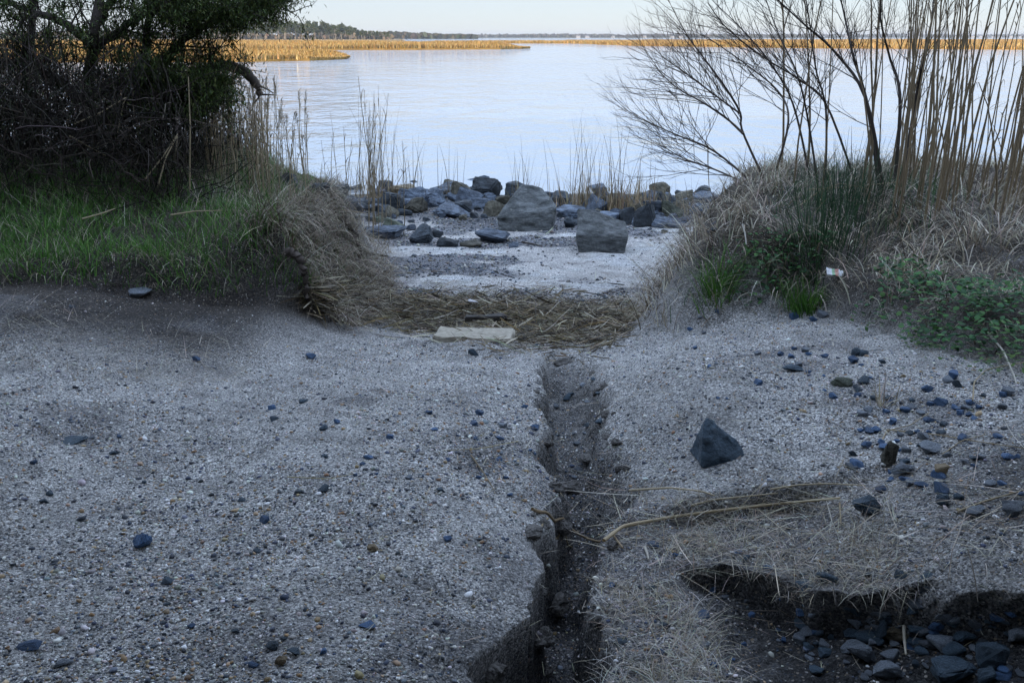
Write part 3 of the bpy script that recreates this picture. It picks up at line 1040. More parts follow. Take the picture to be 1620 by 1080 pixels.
# ------------------------------------------------------------------ stones on the track, the slope and in the pit
NEAR = [
    ((1103, 1188, 660, 738), M_sdark, 'large triangular dark blue stone set in the gravel slope', 61, 'triangular'),
    ((1350, 1396, 784, 824), M_sdark, 'dark green faceted stone above the broken turf edge', 62, ''),
    ((1396, 1423, 700, 742), M_brown, 'upright olive stone beside the pale grey stone on the slope', 63, ''),
    ((1414, 1454, 730, 756), M_sgrey, 'pale grey wedge stone next to the tan stone', 64, ''),
    ((1478, 1504, 734, 756), M_stan, 'tan ochre stone on the right slope', 65, ''),
    ((1455, 1497, 698, 719), M_sgrey, 'oval speckled blue-grey stone under the bent straw', 66, ''),
    ((1588, 1632, 792, 822), M_sgrey, 'round grey stone at the frame edge above the pit', 67, ''),
    ((1528, 1567, 798, 820), M_sgrey, 'grey stone with a straw stalk leaning on it', 68, ''),
    ((1483, 1508, 781, 804), M_sdark, 'dark cube-like stone above the pit edge', 69, ''),
    ((1318, 1352, 596, 614), M_moss, 'flat pale green stone on the gravel below the grass', 70, ''),
    ((1238, 1272, 575, 590), M_sdark, 'dark green flat stone high on the gravel slope', 71, ''),
    ((48, 124, 671, 706), M_sdark, 'broad flat grey stone bedded in the left of the track', 72, 'bed'),
    ((82, 148, 744, 770), M_sdark, 'dark flat stone bedded below the broad flat grey stone', 73, 'bed'),
    ((206, 238, 844, 873), M_sblue, 'pointed dark blue stone on the left of the track', 74, ''),
    ((268, 322, 788, 832), M_sgrey, 'long flat slab sunk flush in the track', 75, 'bed'),
    ((552, 602, 796, 816), M_sdark, 'flat grey stone sunk in the middle of the track', 76, 'bed'),
    ((566, 594, 982, 997), M_sblue, 'elongated pale blue stone low on the track', 77, ''),
    ((418, 440, 1014, 1030), M_sdark, 'black stone next to a round tan pebble', 78, ''),
    ((451, 474, 1025, 1040), M_sdark, 'black flat stone right of the round tan pebble', 79, ''),
    ((433, 454, 1036, 1055), M_stan, 'round tan pebble between two black stones', 80, ''),
    ((84, 112, 1042, 1058), M_sgrey, 'pale blue-grey stone near the lower left of the track', 81, ''),
    ((24, 62, 1012, 1030), M_sblue, 'flat blue stone at the lower left edge of the track', 82, ''),
    ((580, 600, 860, 874), M_stan, 'yellowish angular pebble in the middle of the track', 83, ''),
    ((108, 118, 482, 489), M_sgrey, 'white round pebble on dark soil below the left bank', 84, ''),
    ((196, 236, 456, 474), M_sgrey, 'pale grey stone in the dark face of the left bank', 85, ''),
    ((1293, 1326, 906, 930), M_sdark, 'dark triangular stone under the turf lip of the pit', 86, ''),
    ((1333, 1389, 943, 974), M_sdark, 'flat dark green stone at the back of the pit', 87, ''),
    ((1368, 1426, 949, 993), M_sgrey, 'large pale speckled stone leaning in the pit', 88, ''),
    ((1385, 1407, 984, 1023), M_sdark, 'upright dark blue stone below the pale leaning stone', 89, ''),
    ((1403, 1443, 991, 1023), M_tanrock, 'brownish speckled stone in the middle of the pit', 90, ''),
    ((1440, 1483, 983, 1008), M_sdark, 'dark green wedge stone right of the brownish stone', 91, ''),
    ((1436, 1476, 1006, 1026), M_sdark, 'dark green flat stone below the dark wedge stone', 92, ''),
    ((1341, 1391, 1014, 1056), M_sgrey, 'large speckled triangular stone in the front of the pit', 93, ''),
    ((1382, 1426, 1045, 1080), M_sgrey, 'grey stone at the bottom edge below the speckled triangular stone', 94, ''),
    ((1482, 1519, 964, 1000), M_sgrey, 'pale grey pointed stone in the right half of the pit', 95, ''),
    ((1514, 1564, 941, 972), M_sdark, 'flat dark slab highest in the right of the pit', 96, ''),
    ((1523, 1562, 973, 1000), M_sgrey, 'blue-grey stone under the flat dark slab', 97, ''),
    ((1512, 1554, 993, 1023), M_sdark, 'dark blue-green stone below the blue-grey stone', 98, ''),
    ((1551, 1598, 1019, 1067), M_sdark, 'long slanting dark slab near the right end of the pit', 99, ''),
    ((1482, 1554, 1040, 1092), M_sdark, 'largest dark pitted stone at the bottom of the pit', 101, ''),
    ((1549, 1576, 1056, 1086), M_sdark, 'small dark stone beside the largest pitted stone', 102, ''),
    ((1600, 1632, 993, 1024), M_sgrey, 'grey speckled stone cut by the right frame edge in the pit', 103, ''),
]
TRI = [(-.5, -.5, 0), (.5, -.42, 0), (-.32, .05, 1), (-.5, .5, 0), (.4, .5, 0), (.02, .2, .66), (-.46, -.25, .7), (.3, -.1, .38), (.52, 0, .05), (-.1, -.5, .25)]
TRI = [tuple(1.6 * c for c in v) for v in TRI]
for box, mat, lab, sd_, how in NEAR:
    o = put_rock('stone', box, mat, lab, 'stone', seed=sd_, fine=2, sink=.75 if how == 'bed' else .15, rough=.07, pts=12, mesh=rock_mesh('stone', 61, M_tri, 4, .04, verts=TRI, strata=.3) if how == 'triangular' else None, rz=.12 if how == 'triangular' else None)
    if how == 'bed':
        o.scale.z *= .35
chips = [rock_mesh('gravel_stone', 300 + i, m_, 1, .06, 13) for i, m_ in enumerate([M_sblue, M_sblue, M_sgrey, M_sblue, M_sdark, M_sgrey, M_sblue, M_sdark])]


def scatter(n, px, py, size, label, group, meshes, name='gravel_stone', seed=0, cond=None):
    r = np.random.default_rng(seed)
    k = 0
    while k < n:
        a, b_ = r.uniform(*px), r.uniform(*py)
        if cond and not cond(a, b_, r):
            continue
        w = r.uniform(*size) * (.6 + .8 * r.random())
        put_rock(name, (a - w / 2, a + w / 2, b_ - w * r.uniform(.5, .75), b_), None, label, 'stone', group, mesh=meshes[r.integers(len(meshes))],
                 rz=r.uniform(0, 6.28), sink=.3, tilt=r.normal(0, .15))
        k += 1


scatter(95, (1330, 1625), (560, 800), (10, 24), 'small blue-grey stone among others scattered on the slope below the right grass', 'blue stones on the right slope', chips, seed=11,
        cond=lambda a, b_, r: b_ > 545 + (a - 1330) * .3 and r.random() < .35 + .65 * math.exp(-((a - 1430) / 110) ** 2 - ((b_ - 655) / 60) ** 2))
scatter(26, (1090, 1330), (495, 640), (8, 17), 'small blue stone at the upper gravel slope below the green tufts', 'blue stones under the green tufts', chips[:4], seed=12)
scatter(115, (1270, 1620), (925, 1078), (12, 38), 'small dark stone lying in the shaded pit', 'small stones in the pit', [chips[4], chips[7], chips[2], chips[5], chips[0]], seed=13)
scatter(34, (960, 1290), (850, 1075), (9, 20), 'small stone lying in the dry stubble beside the gully', 'stones in the stubble', chips, seed=14)
scatter(44, (20, 850), (560, 1070), (8, 17), 'small dark blue stone lying loose on the sandy track', 'loose dark stones on the track', [chips[0], chips[4], chips[7], chips[1]], seed=15)
scatter(22, (560, 850), (640, 760), (8, 16), 'small blue stone in the gravelly patch left of the gully', 'blue stones left of the gully', chips[:4], seed=16)
scatter(16, (880, 960), (600, 760), (8, 18), 'wet grey stone lying on the gully floor', 'stones on the gully floor', [chips[2], chips[4], chips[5]], seed=17)

# pebbles: thousands, one object
ico = bmesh.new()
bmesh.ops.create_icosphere(ico, subdivisions=1, radius=.5)
ICV = np.array([v.co[:] for v in ico.verts])
ICF = np.array([[v.index for v in f.verts] for f in ico.faces])
ico.free()
PEB = [(.85, .83, .80), (.80, .78, .74), (.56, .53, .48), (.36, .35, .34), (.34, .32, .29), (.20, .22, .25), (.045, .055, .075), (.03, .035, .045), (.06, .08, .13), (.42, .31, .19), (.30, .19, .10), (.10, .12, .16)]


def pebbles(acc, X, Y, S, cols, jit=.2):
    n = len(X)
    a = rng.uniform(0, 6.28, n)
    V = ICV[None] * (1 + .18 * rng.standard_normal((n, len(ICV), 1)))
    V = V * np.stack([rng.uniform(.8, 1.35, n), rng.uniform(.65, 1.1, n), rng.uniform(.4, .75, n)], -1)[:, None]
    tl = rng.normal(0, .3, n)
    V = np.stack([V[..., 0] * np.cos(tl)[:, None] + V[..., 2] * np.sin(tl)[:, None], V[..., 1], V[..., 2] * np.cos(tl)[:, None] - V[..., 0] * np.sin(tl)[:, None]], -1)
    V = np.stack([V[..., 0] * np.cos(a)[:, None] - V[..., 1] * np.sin(a)[:, None], V[..., 0] * np.sin(a)[:, None] + V[..., 1] * np.cos(a)[:, None], V[..., 2]], -1)
    V = V * S[:, None, None] + np.stack([X, Y, H(X, Y) + .08 * S], -1)[:, None]
    f = (np.arange(n)[:, None, None] * len(ICV) + ICF[None]).reshape(-1, 3)
    acc.add(V, f3=f, col=np.repeat(mixcol(cols, n, jit), len(ICV), 0))


pb = Acc()
n = 150000
Y = 1.6 * (7.6 / 1.6) ** (rng.random(n) ** .8)
X = rng.uniform(-.66, .66, n) * (Y + .3)
keep = (d_left(X, Y) < .02) & (d_right(X, Y) < .12) & (rng.random(n) < .4 + .6 * ss(-.3, .4, fbm(X, Y, 1.3, 91) + .5 * fbm(X, Y, 5, 92)))
keep &= ~((pit(X, Y) > .3) & (rng.random(n) < .75)) & ~((terrace(X, Y) > .4) & (rng.random(n) < .3))
keep &= ~((d_left(X, Y) > -.9) & (X < -1.3) & (rng.random(n) < .93))
X, Y = X[keep], Y[keep]
pebbles(pb, X, Y, np.clip(rng.lognormal(math.log(.0058), .52, len(X)), .003, .03), PEB)
# darker shingle on the beach
n = 44000
Y = rng.uniform(8.4, 16.5, n)
X = rng.uniform(-.32, .36, n) * Y
k_ = (d_left(X, Y) < 0) & (d_right(X, Y) < .2) & (rng.random(n) < .04 + .96 * ss(-.12, .2, fbm(X, Y * 1.6, .9, 53)) + .7 * ss(14, 15.5, Y))
X, Y = X[k_], Y[k_]
pebbles(pb, X, Y, np.clip(rng.lognormal(math.log(.02), .45, len(X)), .009, .08), [(.05, .06, .08), (.10, .12, .15), (.03, .035, .04), (.20, .22, .24), (.4, .38, .34), (.14, .12, .09)])
tag(pb.build('pebbles', M_pebble), 'white, tan and dark pebbles strewn over the sandy track and beach', 'pebbles', kind='stuff')

# ------------------------------------------------------------------ grass and ground cover
def onto(X, Y, dz=0.0):
    return np.stack([X, Y, H(X, Y) + dz], -1)


GREEN = [(.075, .19, .032), (.10, .23, .04), (.06, .14, .03), (.14, .25, .06)]
DRY = [(.54, .48, .37), (.42, .36, .26), (.62, .57, .46), (.28, .235, .165), (.36, .31, .24)]
BROWN = [(.16, .12, .08), (.11, .085, .06), (.22, .17, .11)]
g1 = Acc()
n = 60000
X, Y = rng.uniform(-6.5, -1.2, n), rng.uniform(5.0, 10.5, n)
d = d_left(X, Y)
k_ = (d > .05) & (rng.random(n) < .45 + .55 * ss(-.3, .3, fbm(X, Y, 1.2, 120))) & (X > -1.0 * Y)
X, Y, d = X[k_], Y[k_], d[k_]
shade = ss(7.2, 8.2, Y + .5 * fbm(X, Y, 1, 121))
gk = rng.random(len(X)) < .86 - .45 * shade
grass(g1, onto(X[gk], Y[gk], -.01), (.07, .23), (.004, .009), GREEN, (.05, .6), (.3, 1.3))
grass(g1, onto(X[~gk], Y[~gk], -.01), (.08, .28), (.003, .007), DRY, (.1, .9), (.3, 1.5))
tag(g1.build('grass', M_grass), 'green spring grass on top of the left bank', 'grass', kind='stuff')

# dry fringe that hangs over the left bank edge, and its ragged end
g2 = Acc()
n = 6500
X, Y = rng.uniform(-6.5, -1.15, n), rng.uniform(5.0, 7.6, n)
d = d_left(X, Y)
k_ = (d > .12) & (d < .5)
grass(g2, onto(X[k_], Y[k_], .0), (.06, .22), (.003, .007), DRY + BROWN, (.5, 1.3), (.6, 1.9), phi=rng.normal(-1.35, .8, k_.sum()))
n = 8000
Y = rng.uniform(6.75, 12.5, n)
X = np.interp(Y, [5.8, 6.4, 7, 9, 12, 15], [-1.62, -1.42, -1.42, -1.38, -1.75, -2.8]) - rng.uniform(-.22, .5, n)
k_ = (d_left(X, Y) > -.2) & (rng.random(n) < ss(12.5, 8, Y) + .25)
grass(g2, onto(X[k_], Y[k_], .02), (.08, .34), (.004, .010), DRY + BROWN + BROWN + BROWN, (.2, 1.5), (.3, 2.2), 5, phi=rng.normal(-.6, 1.5, k_.sum()))
n = 3000
Y = rng.uniform(6.8, 10.6, n)
X = np.interp(Y, [5.8, 6.4, 7, 9, 12, 15], [-1.62, -1.42, -1.42, -1.38, -1.75, -2.8]) - rng.uniform(-.1, .55, n)
grass(g2, onto(X, Y, .02), (.15, .5), (.003, .009), DRY + BROWN, (.3, 1.3), (.6, 2.3), 6, phi=rng.normal(-.75, 1.2, n))
n = 6000
Y = rng.uniform(6.6, 10.4, n)
X = np.interp(Y, [5.8, 6.4, 7, 9, 12, 15], [-1.62, -1.42, -1.42, -1.38, -1.75, -2.8]) - rng.uniform(-.1, .5, n)
grass(g2, onto(X, Y, .0), (.1, .35), (.004, .01), [(.05, .038, .028), (.08, .062, .045)], (.3, 1.6), (.3, 2.0), 5, phi=rng.uniform(0, 6.28, n))
tag(g2.build('dry_grass', M_straw), 'matted dry grass hanging over the edge of the left bank', 'grass', kind='stuff')

g3 = Acc()
n = 46000
X, Y = rng.uniform(.7, 7.5, n), rng.uniform(3.4, 11.5, n)
d = d_right(X, Y)
gn = fbm(X, Y, 1.1, 130)
k_ = (d > .03) & (X < .95 * Y) & (rng.random(n) < .3 + .7 * ss(.0, .5, d))
X, Y, d, gn = X[k_], Y[k_], d[k_], gn[k_]
low = ss(6.3, 5.2, Y)
flank = ss(.9, .2, d) * ss(6.6, 7.4, Y)
gk = (rng.random(len(X)) < .5 * ss(.0, .4, gn)) & (flank < .4)
fl = ~gk & (flank > .5)
dk = ~gk & ~fl
cph = 9 * fbm(X, Y, 2.6, 133, 2) + rng.normal(0, .7, len(X))
cln = .55 + .75 * ss(-.4, .5, fbm(X, Y, 3.2, 134, 2))
thin = rng.random(len(X)) < .25 + .75 * ss(-.45, .1, fbm(X, Y, 4.2, 135, 2))
dk = dk & thin
grass(g3, onto(X[dk], Y[dk], -.01), rng.uniform(.12, .42, dk.sum()) * (1 - .55 * low[dk]) * cln[dk], (.004, .011), DRY + DRY + BROWN, (.15, 1.1), (.4, 2.2), 5, phi=cph[dk])
grass(g3, onto(X[gk], Y[gk], -.01), rng.uniform(.10, .34, gk.sum()) * (1 - .5 * low[gk]), (.004, .009), [(.05, .11, .045), (.07, .14, .05), (.04, .08, .04)], (.05, .6), (.2, 1.2))
grass(g3, onto(X[fl], Y[fl], .0), (.15, .5), (.004, .009), DRY + BROWN + BROWN, (.2, 1.3), (.4, 2.1), 5, phi=rng.normal(3.5, 1.2, fl.sum()))
n = 6500
X = rng.uniform(.75, 4, n)
Y = rng.uniform(6.2, 15, n)
d = d_right(X, Y)
k_ = (d > -.1) & (d < .55)
grass(g3, onto(X[k_], Y[k_], .02), (.15, .5), (.004, .009), DRY + BROWN + BROWN, (.2, 1.3), (.4, 2.1), 5, phi=rng.normal(3.5, 1.2, k_.sum()))
tag(g3.build('dry_grass', M_straw), 'tangled dry and green grass covering the right bank', 'grass', kind='stuff')

# weeds with small round leaves
def weeds(acc, c, rad, n, size, cols):
    for (px, py), rd in zip(c, rad):
        p = cast(px, py, H)[0]
        m_ = int(n * rd * rd / .04)
        r_ = rd * np.sqrt(rng.random(m_))
        a = rng.uniform(0, 6.28, m_)
        X, Y = p[0] + r_ * np.cos(a) * 1.3, p[1] + r_ * np.sin(a)
        B = onto(X, Y, .0)
        B[:, 2] += rng.uniform(.02, .13, m_)
        ph = rng.uniform(0, 6.28, m_)
        tl = rng.uniform(.6, 1.5, m_)
        L = rng.uniform(*size, m_)
        P = curves(B, L, ph, tl, np.full(m_, .5), 4)
        acc.strips(P, L[:, None] * np.array([.25, .8, .7, .1]), side(ph, 0 * ph), mixcol(cols, m_, .25))


wda = Acc()
WG = [(.035, .11, .04), (.05, .14, .04), (.028, .08, .035), (.08, .18, .05)]
weeds(wda, [(1205, 435), (1235, 425), (1260, 420), (1190, 455)], [.2, .22, .18, .14], 150, (.02, .045), WG)
weeds(wda, [(1420, 455), (1470, 470), (1520, 490), (1440, 440), (1560, 520), (1500, 520), (1590, 470), (1600, 545)], [.2, .24, .24, .16, .24, .2, .2, .2], 150, (.02, .042), WG)
weeds(wda, [(1560, 590), (1580, 600), (1480, 580), (1450, 560), (1370, 530), (1340, 540)], [.1, .1, .06, .06, .05, .04], 170, (.012, .03), [(.05, .11, .02), (.07, .13, .02), (.035, .08, .02)])
tag(wda.build('weeds', M_leaf), 'patches of low dark green leafy weeds on the right bank', 'weeds', kind='stuff')


def tuft(px, py, n, L, spread, cols, label, name='grass_tuft', group=None, lean=(.05, .7), droop=(.2, 1.0), W=(.005, .009), mat=None, cat='grass tuft', Y=None, dz=0):
    p = cast(px, py, H)[0] if Y is None else at(px, py, Y)
    if Y is not None:
        p = np.array([p[0], p[1], H(p[0], p[1])])
    X_, Y_ = p[0] + rng.normal(0, spread, n), p[1] + rng.normal(0, spread, n)
    a = Acc()
    phi = np.arctan2(Y_ - p[1], X_ - p[0]) + rng.normal(0, .6, n)
    grass(a, onto(X_, Y_, dz), L, W, cols, lean, droop, 5, phi=phi)
    return tag(a.build(name, mat or M_grass, origin=p), label, cat, group)


BRIGHT = [(.09, .21, .035), (.12, .25, .045), (.06, .14, .03)]
tuft(1135, 462, 200, (.14, .34), .05, BRIGHT, 'bright green grass tuft at the left foot of the right bank')
tuft(1272, 490, 220, (.1, .24), .055, BRIGHT, 'bright green grass tuft just below the white wrapper')
tuft(1300, 390, 240, (.3, .6), .12, [(.03, .07, .03), (.045, .09, .04)], 'tall dark green rush tuft in the middle of the right bank', lean=(.02, .35), droop=(.1, .6), W=(.004, .007))
tuft(1350, 330, 200, (.3, .6), .15, [(.03, .065, .035), (.045, .08, .045)], 'blue-green rush tuft near the crest of the right bank', lean=(.02, .3), droop=(.1, .5), W=(.004, .007))
tuft(1395, 640, 24, (.06, .16), .02, DRY, 'tiny dry tuft on the gravel below the weeds')

# stubble and roots beside the gully
st = Acc()
n = 8500
px, py = rng.uniform(930, 1420, n), rng.uniform(785, 1110, n)
P = cast(px, py, H)
k_ = (P[:, 0] > np.interp(P[:, 1], GY, GR) - .01) & (pit(P[:, 0], P[:, 1]) < .4) & (rng.random(n) < .25 + .75 * ss(-.1, .3, fbm(P[:, 0], P[:, 1], 5, 140)))
grass(st, P[k_], (.03, .13), (.0015, .0035), DRY + [(.5, .48, .44), (.6, .57, .52)], (.4, 1.4), (.2, 1.4), 4)
# root fringe of the turf lip
n = 2600
X = rng.uniform(.55, 2.3, n)
yl = np.interp(X, _lp[:, 0], _lp[:, 1])
Y = yl + rng.uniform(-.04, .22, n)
k_ = rng.random(n) < .15 + .85 * ss(0, .35, fbm(X, Y, 4, 141))
grass(st, onto(X[k_], Y[k_] + .05, .004) - np.array([0, .05, 0]), (.04, .14), (.0015, .003), DRY + [(.3, .28, .26)], (.7, 1.5), (.2, 1.6), 5, phi=rng.normal(-1.57, 1.0, k_.sum()))
n = 700
X, Y = rng.uniform(-3.2, -1.5, n), rng.uniform(4.6, 5.6, n)
grass(st, onto(X, Y, .006), (.1, .3), (.0015, .003), BROWN + DRY, (1.3, 1.55), (-.05, .25), 4)
tag(st.build('stubble', M_straw), 'dry stubble and root fringe beside the gully and pit', 'stubble', kind='stuff')

# wrack line of washed-up straw
wk = Acc()
n = 15000
px = rng.uniform(480, 1000, n)
mid = np.interp(px, [480, 560, 650, 760, 860, 930, 1000], [468, 478, 492, 502, 508, 515, 500])
py = mid + rng.normal(0, 1, n) * np.interp(px, [480, 700, 860, 1000], [14, 17, 24, 14])
P = cast(px, py, H)
k_ = (P[:, 1] > 5.7)
P = P[k_]
n = len(P)
P[:, 2] += rng.uniform(.004, .075, n) * np.exp(-((P[:, 1] - 7.9 + .2 * P[:, 0]) / .8) ** 2) + .004
ph = rng.normal(0, .6, n) + rng.choice([0, math.pi], n)
loose = rng.random(n) < .3
ph[loose] = rng.uniform(0, 6.28, loose.sum())
L = rng.uniform(.05, .34, n) * (1 - .4 * rng.random(n))
C = curves(P, L, ph, rng.normal(1.5, .12, n), rng.normal(.05, .25, n), 4)
wk.strips(C, rng.uniform(.003, .010, n)[:, None] * np.array([.8, 1, 1, .5]), side(ph, 0) * .8 + np.array([0, 0, .6]) * rng.normal(0, 1, (n, 1)),
          mixcol([(.30, .25, .16), (.14, .11, .065), (.07, .052, .035), (.48, .43, .33), (.22, .16, .07), (.045, .035, .025), (.10, .08, .05)], n, .25))
n = 1500     # litter of straw thinly over the slope and the beach
px, py = rng.uniform(560, 1620, n), rng.uniform(360, 1060, n)
P = cast(px, py, H)
P[:, 2] += .004
ph = rng.uniform(0, 6.28, n)
C = curves(P, rng.uniform(.03, .16, n) * (P[:, 1] / 5), ph, np.full(n, 1.52), rng.normal(0, .2, n), 4)
wk.strips(C, (rng.uniform(.0015, .004, n) * (P[:, 1] / 4))[:, None] * np.array([.8, 1, 1, .5]), side(ph, 0), mixcol(DRY + BROWN, n))
n = 420      # longer straws tangled over the low ground right of the gully
px, py = rng.uniform(960, 1640, n), rng.normal(820, 45, n)
P = cast(px, py, H)
P[:, 2] += rng.uniform(.004, .02, n)
ph = rng.normal(.1, .8, n) + rng.choice([0, math.pi], n)
C = curves(P, rng.uniform(.06, .3, n), ph, np.full(n, 1.5), rng.normal(0, .25, n), 5)
wk.strips(C, rng.uniform(.0015, .004, n)[:, None] * np.array([.8, 1, 1, .8, .4]), side(ph, 0), mixcol(DRY + BROWN, n))
tag(wk.build('straw_wrack', M_straw), 'washed-up straw lying in a band across the foot of the track', 'straw', kind='stuff')

# ------------------------------------------------------------------ reeds
def reed_mesh(name, h, seed, r0=.006, leaves=3, plume=True, lean=.06, cols=None):
    r = np.random.default_rng(seed)
    a = Acc()
    k = 7
    t = np.linspace(0, 1, k)
    ph = r.uniform(0, 6.28)
    off = lean * h * t ** 2
    P = np.stack([np.cos(ph) * off + .006 * r.standard_normal(k), np.sin(ph) * off + .006 * r.standard_normal(k), h * t], -1)[None]
    c = np.array(cols or (.34, .27, .17)) * r.uniform(.75, 1.2)
    a.tubes(P, (r0 * (1 - .65 * t))[None], 4, c)
    n = leaves
    if n:
        ti = r.uniform(.25, .95, n)
        B = np.stack([np.interp(ti, t, P[0, :, i]) for i in range(3)], -1)
        p2 = r.uniform(0, 6.28, n)
        L = r.uniform(.12, .34, n)
        C = curves(B, L, p2, r.uniform(.15, .6, n), r.uniform(.3, 2.3, n), 5)
        a.strips(C, r.uniform(.006, .013, (n, 1)) * np.array([.7, 1, .9, .6, .1]), side(p2, r.normal(0, .4, n)), mixcol([c, c * 1.2, c * .8], n, .1, r))
    if plume:
        n = 26
        B = P[0, -1][None] - np.array([0, 0, 1]) * r.uniform(0, .16, (n, 1))
        p2 = ph + r.normal(0, .8, n)
        C = curves(B, r.uniform(.04, .10, n), p2, r.uniform(.1, .5, n), r.uniform(.2, 1.2, n), 4)
        a.strips(C, np.full((n, 1), .004) * np.array([.6, 1, 1, .4]), side(p2, r.normal(0, .5, n)), mixcol([c * .6, c * .75, c * .5], n, .1, r))
    o = a.build(name, M_straw)
    return o


def plant_reeds(name, pts, proto, label, group, cat='reed'):
    """pts: pixel x, pixel y of the foot, world distance Y, pixel y of the tip, tilt."""
    used = set()
    for i, (px, py, Y_, pt, tl) in enumerate(pts):
        b_ = at(px, py, Y_)
        zb = min(float(H(b_[0], b_[1])), b_[2]) - .03
        top = at(px, pt, Y_)[2]
        j = i % len(proto)
        o = proto[j]
        if j in used:
            o = o.copy()
            COL.objects.link(o)
        used.add(j)
        s = (top - zb) / proto[j]['h']
        o.location = (b_[0], b_[1], zb)
        o.rotation_euler = (rng.normal(0, .025), tl, rng.uniform(-.6, .6) + math.pi * rng.integers(0, 2) * 0)
        wv = rng.uniform(.55, 1.15)
        o.scale = (wv, wv, s)
        tag(o, label, cat, group)
    for p in proto:
        del p['h']


def protos_reed(name, n, h, seed, **kw):
    out = []
    for i in range(n):
        o = reed_mesh(name, h, seed + i, **kw)
        o['h'] = h
        out.append(o)
    return out


r_ = np.random.default_rng(5)
pts = []
for i in range(165):        # left stand, in front of the water
    px = r_.choice([r_.uniform(322, 430), r_.uniform(400, 500), r_.uniform(290, 360)], p=[.55, .3, .15])
    Yd = r_.uniform(8.3, 10.8)
    top = np.interp(px, [290, 335, 370, 420, 440, 480, 510], [60, 80, 165, 150, 175, 180, 215]) + r_.normal(0, 1) * 26
    pts.append((px, 275, Yd, top, r_.normal(.0, .035)))
plant_reeds('reed', pts, protos_reed('reed', 10, 1.4, 400, r0=.0062, leaves=4, cols=(.46, .37, .24)), 'slender dry reed with pale stem in the dense stand on the left bank', 'dry reeds on the left bank')
pts = []
for i in range(36):         # shorter reeds further down towards the water
    px = r_.uniform(430, 640)
    px = px if r_.random() < .5 else r_.normal(590, 18)
    Yd = r_.uniform(12.5, 17)
    top = np.interp(px, [430, 500, 545, 600, 625, 640], [195, 215, 210, 160, 215, 225]) + r_.normal(0, 1) * 24
    pts.append((px, 300, Yd, top, r_.normal(.03, .06)))
plant_reeds('reed', pts, protos_reed('reed', 8, 1.3, 430, r0=.008, leaves=4, plume=False, lean=.12, cols=(.24, .19, .12)), 'thin dark reed rising between the rocks left of the beach', 'thin reeds by the water')
pts = []
for i in range(98):         # right stand: tall stems that leave the frame at the top
    q = r_.random()
    px = r_.normal(1460, 48) if q < .42 else r_.normal(1588, 30) if q < .78 else r_.uniform(1235, 1640)
    Yd = r_.uniform(6.8, 9.3)
    top = -160 + r_.normal(0, 70) if r_.random() < .8 else r_.uniform(30, 200)
    pts.append((px, 285, Yd, top, r_.normal(.03 if px > 1400 else .0, .05)))
plant_reeds('tall_reed', pts, protos_reed('tall_reed', 10, 2.6, 450, r0=.0108, leaves=5, plume=False, lean=.08, cols=(.27, .205, .125)), 'tall stout dry reed stem in the stand on the right bank', 'tall reeds on the right bank')

# clumps of straw-like marsh grass by the water
def clump(px, py, Y_, n, L, tops, label, wide=.12, base=None):
    p = at(px, py, Y_)
    p[2] = H(p[0], p[1])
    a = Acc()
    X_, Yq = p[0] + rng.normal(0, wide, n), p[1] + rng.normal(0, wide * .7, n)
    grass(a, onto(X_, Yq, -.02), L, (.008, .016), [(.36, .28, .17), (.46, .37, .23), (.22, .17, .10)], (.0, .3), (.1, .9), 6, phi=rng.uniform(0, 6.28, n))
    if tops:
        m_ = tops
        X_, Yq = p[0] + rng.normal(0, wide * .9, m_), p[1] + rng.normal(0, wide * .5, m_)
        grass(a, onto(X_, Yq, -.02), (L[1] * 1.1, L[1] * 2.2), (.009, .016), [(.13, .105, .07), (.18, .14, .09)], (.0, .14), (.05, .45), 7)
    return tag(a.build('marsh_grass_clump', M_straw, origin=p), label, 'grass clump', 'straw clumps among the rocks')


clump(590, 296, 17, 90, (.3, .9), 34, 'thin dark straw clump beside the tan conglomerate block', .22)
clump(655, 290, 17.5, 22, (.2, .6), 18, 'sparse straw clump with few tall stems behind the long grey slab', .15)
clump(708, 290, 17.6, 24, (.2, .5), 9, 'small sparse straw clump left of the dark rounded rock', .14)
clump(830, 292, 17.2, 40, (.2, .55), 16, 'small straw clump behind the peak of the largest boulder', .16)
clump(925, 318, 15.8, 150, (.2, .8), 26, 'left half of the thick tan straw clump, with tall bent stems', .26)
clump(985, 322, 15.6, 230, (.2, .8), 30, 'thickest tan straw clump with upright stalks behind the flat-topped boulder', .3)
clump(1030, 330, 15.4, 110, (.15, .55), 5, 'low pale straw clump beside the dark wedge rock', .22)
clump(1090, 318, 15.2, 16, (.2, .5), 4, 'sparse straw clump beside the right bank near the peaked rock', .15)

# ------------------------------------------------------------------ the bare shrubs on the right bank
def branch(acc, P, r0, r1, col, sides=4):
    k = len(P)
    acc.tubes(np.asarray(P)[None], np.linspace(r0, r1, k)[None], sides, col)


def wiggle(p0, d0, L, k, r, bend=.25, up=.08):
    P = [np.array(p0, float)]
    d = np.array(d0, float)
    d /= np.linalg.norm(d)
    for i in range(k - 1):
        d = d + r.normal(0, bend / k ** .5, 3) + np.array([0, 0, up])
        d /= np.linalg.norm(d)
        P.append(P[-1] + d * L / (k - 1))
    return np.array(P)


